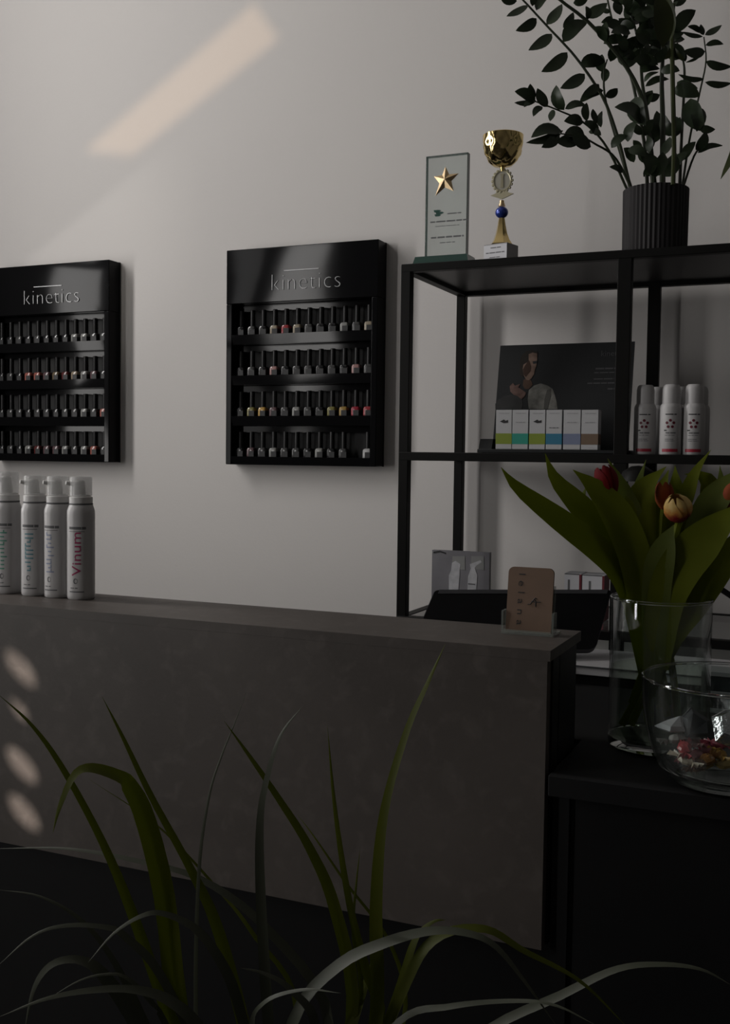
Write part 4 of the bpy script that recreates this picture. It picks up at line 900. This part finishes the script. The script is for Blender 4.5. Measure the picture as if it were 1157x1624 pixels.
tleaf(t4, [(1010, 1120), (1060, 1010), (1095, 960), (1135, 905), (1180, 850), (1230, 800)], 52, (.0, -.01), m_tleaf)
tleaf(t4, [(1060, 990), (1090, 900), (1112, 830), (1135, 790), (1165, 760), (1185, 735)], 48, (.02, .0), m_tleaf2)
tleaf(t4, [(1055, 1000), (1064, 900), (1078, 816), (1090, 779), (1104, 746), (1127, 713)], 26, (.02, .02), m_tleaf)
t5 = tulip('tulip stem of broad leaves without a visible bloom in the vase', None, None, 0, 0, None, [(1075, 1140), (1062, 1040), (1040, 960), (1030, 880)], (.015, .02))
tleaf(t5, [(1040, 1000), (1022, 880), (1008, 810), (1012, 770), (1024, 729)], 22, (.03, .03), m_tleaf2)
tleaf(t5, [(1050, 1000), (1045, 900), (1040, 840), (1045, 790), (1060, 745)], 50, (.03, .04), m_tleaf)
tleaf(t5, [(1060, 1010), (1090, 940), (1120, 850), (1130, 800), (1118, 760), (1085, 752)], 48, (.03, .03), m_tleaf)
tleaf(t5, [(1062, 1000), (1100, 900), (1130, 840), (1142, 770), (1141, 738)], 22, (.04, .04), m_tleaf2)

B0 = PZ(1156, 1245, ZTAB); BXc, BYc = B0.x, B0.y; dB = (Vector((BXc, BYc, .87)) - CAMP).dot(FW); BR = 139 * dB / F; bzt = PY(1156, 1078, BYc).z - ZTAB
bowl = thing('glass_bowl', 'round clear glass bowl of wrapped sweets on the black table', 'bowl', (BXc, BYc, ZTAB))
ou = [(.48, 0), (.62, .02), (.80, .17), (.92, .38), (.985, .65), (1.0, .98)]
base = [(BR * .48, .0004), (BR * .62, .0004 + bzt * .02), (BR * .80, .0004 + bzt * .17), (BR * .80 - .003, .002 + bzt * .18), (BR * .60, .005 + bzt * .03), (.0005, .006)]
obj('bowl_base', MB().lathe(base, 56, (BXc, BYc, ZTAB)), m_solidglass, bowl, label='thick clear bottom of the bowl')
fine = [(BR * (1 - .2 * (1 - k / 12) ** 2.4), bzt * (.17 + .83 * k / 12)) for k in range(13)]
wall = fine + [(r - .0025, z) for r, z in reversed(fine)]
obj('bowl_glass', MB().lathe(wall, 56, (BXc, BYc, ZTAB), closed=False), m_glass, bowl)
obj('bowl_rim', MB().tube([(BXc + (BR - .0012) * math.cos(a), BYc + (BR - .0012) * math.sin(a), ZTAB + bzt + .0008) for a in [2 * PI * k / 64 for k in range(65)]], .0019, 8), m_solidglass, bowl)
sweets = [('red and white wrapped sweet', (.36, .05, .06), 1085, 1187, .015), ('orange wrapped sweet', (.35, .16, .04), 1120, 1205, .012), ('pink wrapped sweet', (.42, .16, .18), 1100, 1198, .03), ('gold wrapped sweet', (.40, .28, .10), 1150, 1210, .015), ('white paper wrapped sweet', (.5, .48, .46), 1075, 1172, .04), ('crimson wrapped sweet', (.30, .03, .06), 1118, 1186, .06), ('cream wrapped sweet', (.5, .42, .33), 1078, 1206, -.002), ('pale pink striped sweet', (.50, .30, .30), 1098, 1176, .05), ('amber wrapped sweet', (.38, .22, .05), 1140, 1196, .03), ('brown wrapped sweet', (.14, .07, .04), 1108, 1214, .0), ('rose red wrapped sweet', (.34, .06, .09), 1140, 1180, .05)]
for i, (nm, rgb, px, py, o) in enumerate(sweets):
    c = PD(px, py, dB + o - .035); q = Vector((c.x - BXc, c.y - BYc)); mx_ = BR * .70
    if q.length > mx_: q = q.normalized() * mx_; c.x, c.y = BXc + q.x, BYc + q.y
    c.z = max(c.z, ZTAB + .014)
    t = thing('sweet', nm + ' lying in the glass bowl', 'sweet', c, 'wrapped sweets in the glass bowl'); M = mat('wrapper_' + nm.replace(' ', '_'), rgb, .3, spec=.6, var=tuple(v * .7 for v in rgb), vscale=90, bump=.4, bscale=160)
    a = random.uniform(0, PI); dx = Vector((math.cos(a), math.sin(a), random.uniform(-.1, .3))).normalized(); R = dx.to_track_quat('X', 'Z').to_matrix()
    bd = MB().ellipsoid(c, (.0125, .0085, .0065), 10, 7, R); rj = random.Random(i)
    bd.mapv(lambda p: p + (p - c) * rj.uniform(-.16, .10)); obj('sweet_body', bd, M, t, smooth=False)
    sd = R @ Vector((0, 1, 0)); zz = R @ Vector((0, 0, 1))
    for sg in (-1, 1):
        tw = MB(); e = c + dx * sg * .0115; fan = [e + dx * sg * (.011 + rj.uniform(-.002, .002)) + sd * (.0095 * (k / 3 - 1)) + zz * (.003 if k % 2 else -.002) for k in range(7)]
        tw.add([e - zz * .0012] + fan + [e + zz * .0012] + [p + zz * .0006 for p in fan], [(0, k + 1, k + 2) for k in range(6)] + [(8, k + 10, k + 9) for k in range(6)] + [(k + 1, k + 9, k + 10, k + 2) for k in range(6)])
        obj('wrapper_twist', tw, M, t, smooth=False)
m_foil = mat('silver_foil', (.62, .63, .65), .22, 1.0, bump=.8, bscale=70, bdist=.004); m_dkfoil = mat('dark_grey_sachet', (.06, .065, .07), .35, .3, bump=.3, bscale=60)
def sachet(label, quad, d_, M, thick=.006):
    P = [PD(x, y, dB + o + d_) for x, y, o in quad]; c = sum(P, Vector()) / len(P); nrm = (P[1] - P[0]).cross(P[2] - P[0]).normalized()
    if nrm.dot(CAMP - c) < 0: nrm = -nrm
    t = thing('sachet', label, 'sachet', c, 'sachets in the glass bowl'); n = len(P); mid = [p + (c - p) * .3 for p in P]
    mb = MB().add(P + [p + nrm * thick for p in mid] + [p - nrm * thick for p in mid], [(i, (i + 1) % n, n + (i + 1) % n, n + i) for i in range(n)] + [tuple(range(n, 2 * n))] + [((i + 1) % n, i, 2 * n + i, 2 * n + (i + 1) % n) for i in range(n)] + [tuple(range(3 * n - 1, 2 * n - 1, -1))])
    obj('sachet_body', mb, M, t, smooth=False); st_ = MB().tube([P[0] + nrm * .0004, P[1] + nrm * .0004], .0008, 5); obj('sealed_edge', st_, M, t)
sachet('crumpled silver foil sachet at right in the glass bowl', [(1128, 1138, 0), (1150, 1126, .01), (1200, 1120, .02), (1200, 1180, 0), (1160, 1186, -.01), (1134, 1176, -.01)], 0, m_foil, .010)
sachet('dark grey triangular sachet leaning in the glass bowl', [(1082, 1136, .0), (1095, 1122, .0), (1126, 1142, .0), (1128, 1168, -.01), (1086, 1170, -.01)], .01, m_dkfoil, .003)
sachet('white folded sachet at left in the glass bowl', [(1038, 1152, 0), (1056, 1144, .01), (1082, 1136, .02), (1086, 1160, 0), (1062, 1160, -.01)], .0, m_paper, .004)

# small dark display box behind the bowl
fY = 1.66; f0, f1 = PY(1112, 1064, fY), PY(1166, 1064, fY); fr = thing('display_box', 'small pale-framed dark glass box behind the sweet bowl', 'box', ((f0.x + f1.x) / 2, fY, ZTAB))
fb = MB(); z0, z1 = ZTAB + .0004, f0.z; wv = .006
for a, b, c, d in ((f0.x, f0.x + wv, z0, z1), (f1.x - wv, f1.x, z0, z1), (f0.x + wv, f1.x - wv, z0, z0 + wv), (f0.x + wv, f1.x - wv, z1 - wv, z1), (f0.x + wv, f1.x - wv, (z0 + z1) / 2 - .002, (z0 + z1) / 2 + .001)): fb.box((a, fY, c), (b, fY + .05, d))
obj('box_frame', fb, mat('pale_grey_plastic', (.16, .17, .17), .4, var=(.15, .16, .16)), fr, smooth=False)
obj('dark_pane', MB().box((f0.x + wv, fY + .004, z0 + wv), (f1.x - wv, fY + .048, z1 - wv)), mat('dark_teal_glass', (.008, .014, .015), .12, var=(.01, .016, .018)), fr, smooth=False)

# ================================================================ grassy plant in the foreground
GD = .80; GX = PD(430, 1900, GD)
gz = 0.60
gp = thing('grass_plant', 'arching grassy houseplant in a dark planter in the foreground', 'plant', (GX.x, GX.y, 0))
obj('planter', MB().lathe([(.11, 0), (.115, .01), (.15, gz - .012), (.152, gz), (.142, gz), (.138, gz - .03)], 36, (GX.x, GX.y, .0003)), m_pot, gp)
obj('soil', MB().lathe([(.137, gz - .04), (.137, gz - .03), (.06, gz - .022)], 28, (GX.x, GX.y, 0)), m_soil, gp)
gb = [  # root to tip, half of them arching over; width px, tip depth offset, material
 ([(330, 1800), (271, 1624), (216, 1466), (165, 1341), (100, 1220), (50, 1150), (-4, 1100)], 19, .02, 0),
 ([(340, 1800), (287, 1624), (262, 1426), (231, 1301), (205, 1248), (188, 1232), (145, 1219), (118, 1230), (95, 1280), (84, 1320)], 34, -.03, 0),
 ([(420, 1800), (386, 1624), (346, 1476), (306, 1386), (241, 1266), (195, 1170), (162, 1105)], 21, .05, 0),
 ([(330, 1800), (311, 1624), (315, 1391), (331, 1266), (351, 1200), (371, 1150), (394, 1088)], 7, .06, 1),
 ([(440, 1800), (426, 1624), (414, 1426), (413, 1300), (426, 1225), (446, 1165), (480, 1119)], 19, .0, 1),
 ([(520, 1800), (560, 1600), (531, 1441), (491, 1346), (441, 1266), (396, 1200), (355, 1143)], 22, .05, 0),
 ([(560, 1800), (602, 1620), (576, 1526), (551, 1416), (531, 1281), (519, 1152)], 20, .02, 0),
 ([(560, 1800), (597, 1624), (597, 1439), (609, 1292), (644, 1164), (679, 1082), (706, 1021)], 24, -.02, 0),
 ([(500, 1800), (570, 1600), (560, 1480), (565, 1400), (571, 1345)], 9, .03, 0),
 ([(480, 1780), (520, 1610), (425, 1476), (320, 1396), (200, 1362), (100, 1346), (-10, 1346)], 17, .06, 1),
 ([(300, 1780), (230, 1624), (205, 1570), (165, 1501), (120, 1453), (60, 1421), (-5, 1411)], 13, .0, 1),
 ([(360, 1780), (262, 1560), (200, 1488), (165, 1471), (100, 1469), (50, 1486), (-5, 1533)], 14, -.05, 1),
 ([(420, 1780), (380, 1600), (350, 1526), (310, 1474), (260, 1450), (225, 1453), (180, 1481), (140, 1526)], 17, -.04, 1),
 ([(400, 1780), (320, 1640), (270, 1590), (215, 1571), (150, 1571), (75, 1584), (-2, 1613)], 22, -.08, 1),
 ([(340, 1780), (262, 1624), (240, 1590), (200, 1551), (165, 1546), (125, 1556), (78, 1583)], 10, -.06, 1),
 ([(290, 1780), (225, 1640), (170, 1556), (130, 1525), (85, 1529), (55, 1566), (38, 1640)], 24, -.06, 1),
 ([(430, 1780), (470, 1610), (538, 1532), (609, 1497), (679, 1478), (737, 1480), (784, 1500), (831, 1556), (884, 1630)], 22, -.04, 1),
 ([(560, 1780), (640, 1570), (690, 1490), (767, 1474), (831, 1509), (919, 1556), (995, 1630)], 20, -.02, 0),
 ([(640, 1780), (760, 1645), (890, 1579), (977, 1538), (1048, 1530), (1112, 1538), (1162, 1564)], 17, -.03, 1),
 ([(540, 1760), (632, 1622), (714, 1597), (808, 1588), (878, 1594), (945, 1626)], 13, -.06, 1),
 ([(560, 1780), (630, 1580), (655, 1500), (670, 1475), (690, 1461), (707, 1459)], 16, .0, 0),
 ([(470, 1760), (500, 1630), (460, 1570), (420, 1545), (380, 1535)], 17, -.03, 1),
 ([(400, 1800), (470, 1600), (400, 1480), (345, 1410), (250, 1310), (140, 1235)], 9, .09, 0),
 ([(560, 1800), (640, 1620), (620, 1500), (548, 1400), (500, 1330), (470, 1290)], 8, .08, 0),
 ([(500, 1800), (560, 1620), (580, 1560), (600, 1500)], 26, .02, 0),
 ([(420, 1800), (400, 1640), (420, 1590), (480, 1570), (540, 1575)], 13, -.05, 1),
]
for pts, wpx, off, k in gb:
    n = len(pts); P = [PD(x, y, GD + off * (i / (n - 1))) for i, (x, y) in enumerate(pts)]
    q = Vector((P[0].x - GX.x, P[0].y - GX.y)); q = q.normalized() * min(q.length, .10); P.insert(0, Vector((GX.x + q.x * .8, GX.y + q.y * .8, gz - .028)))
    L = smooth_line(P, 34); w = wpx * GD / F / 2; nr = []
    for i, p in enumerate(L):
        v = (CAMP - p).normalized(); nr.append((v * .8 + Vector((-.25, 0, .55))).normalized())
    wid = [w * (.75 + .25 * math.sin(PI * min(1, i / 20))) * max(.02, 1 - (i / 33) ** 3.2) for i in range(34)]
    obj('leaf', MB().blade(L, wid, nr, .30, .0006), (m_grass, m_grass2)[k], gp)
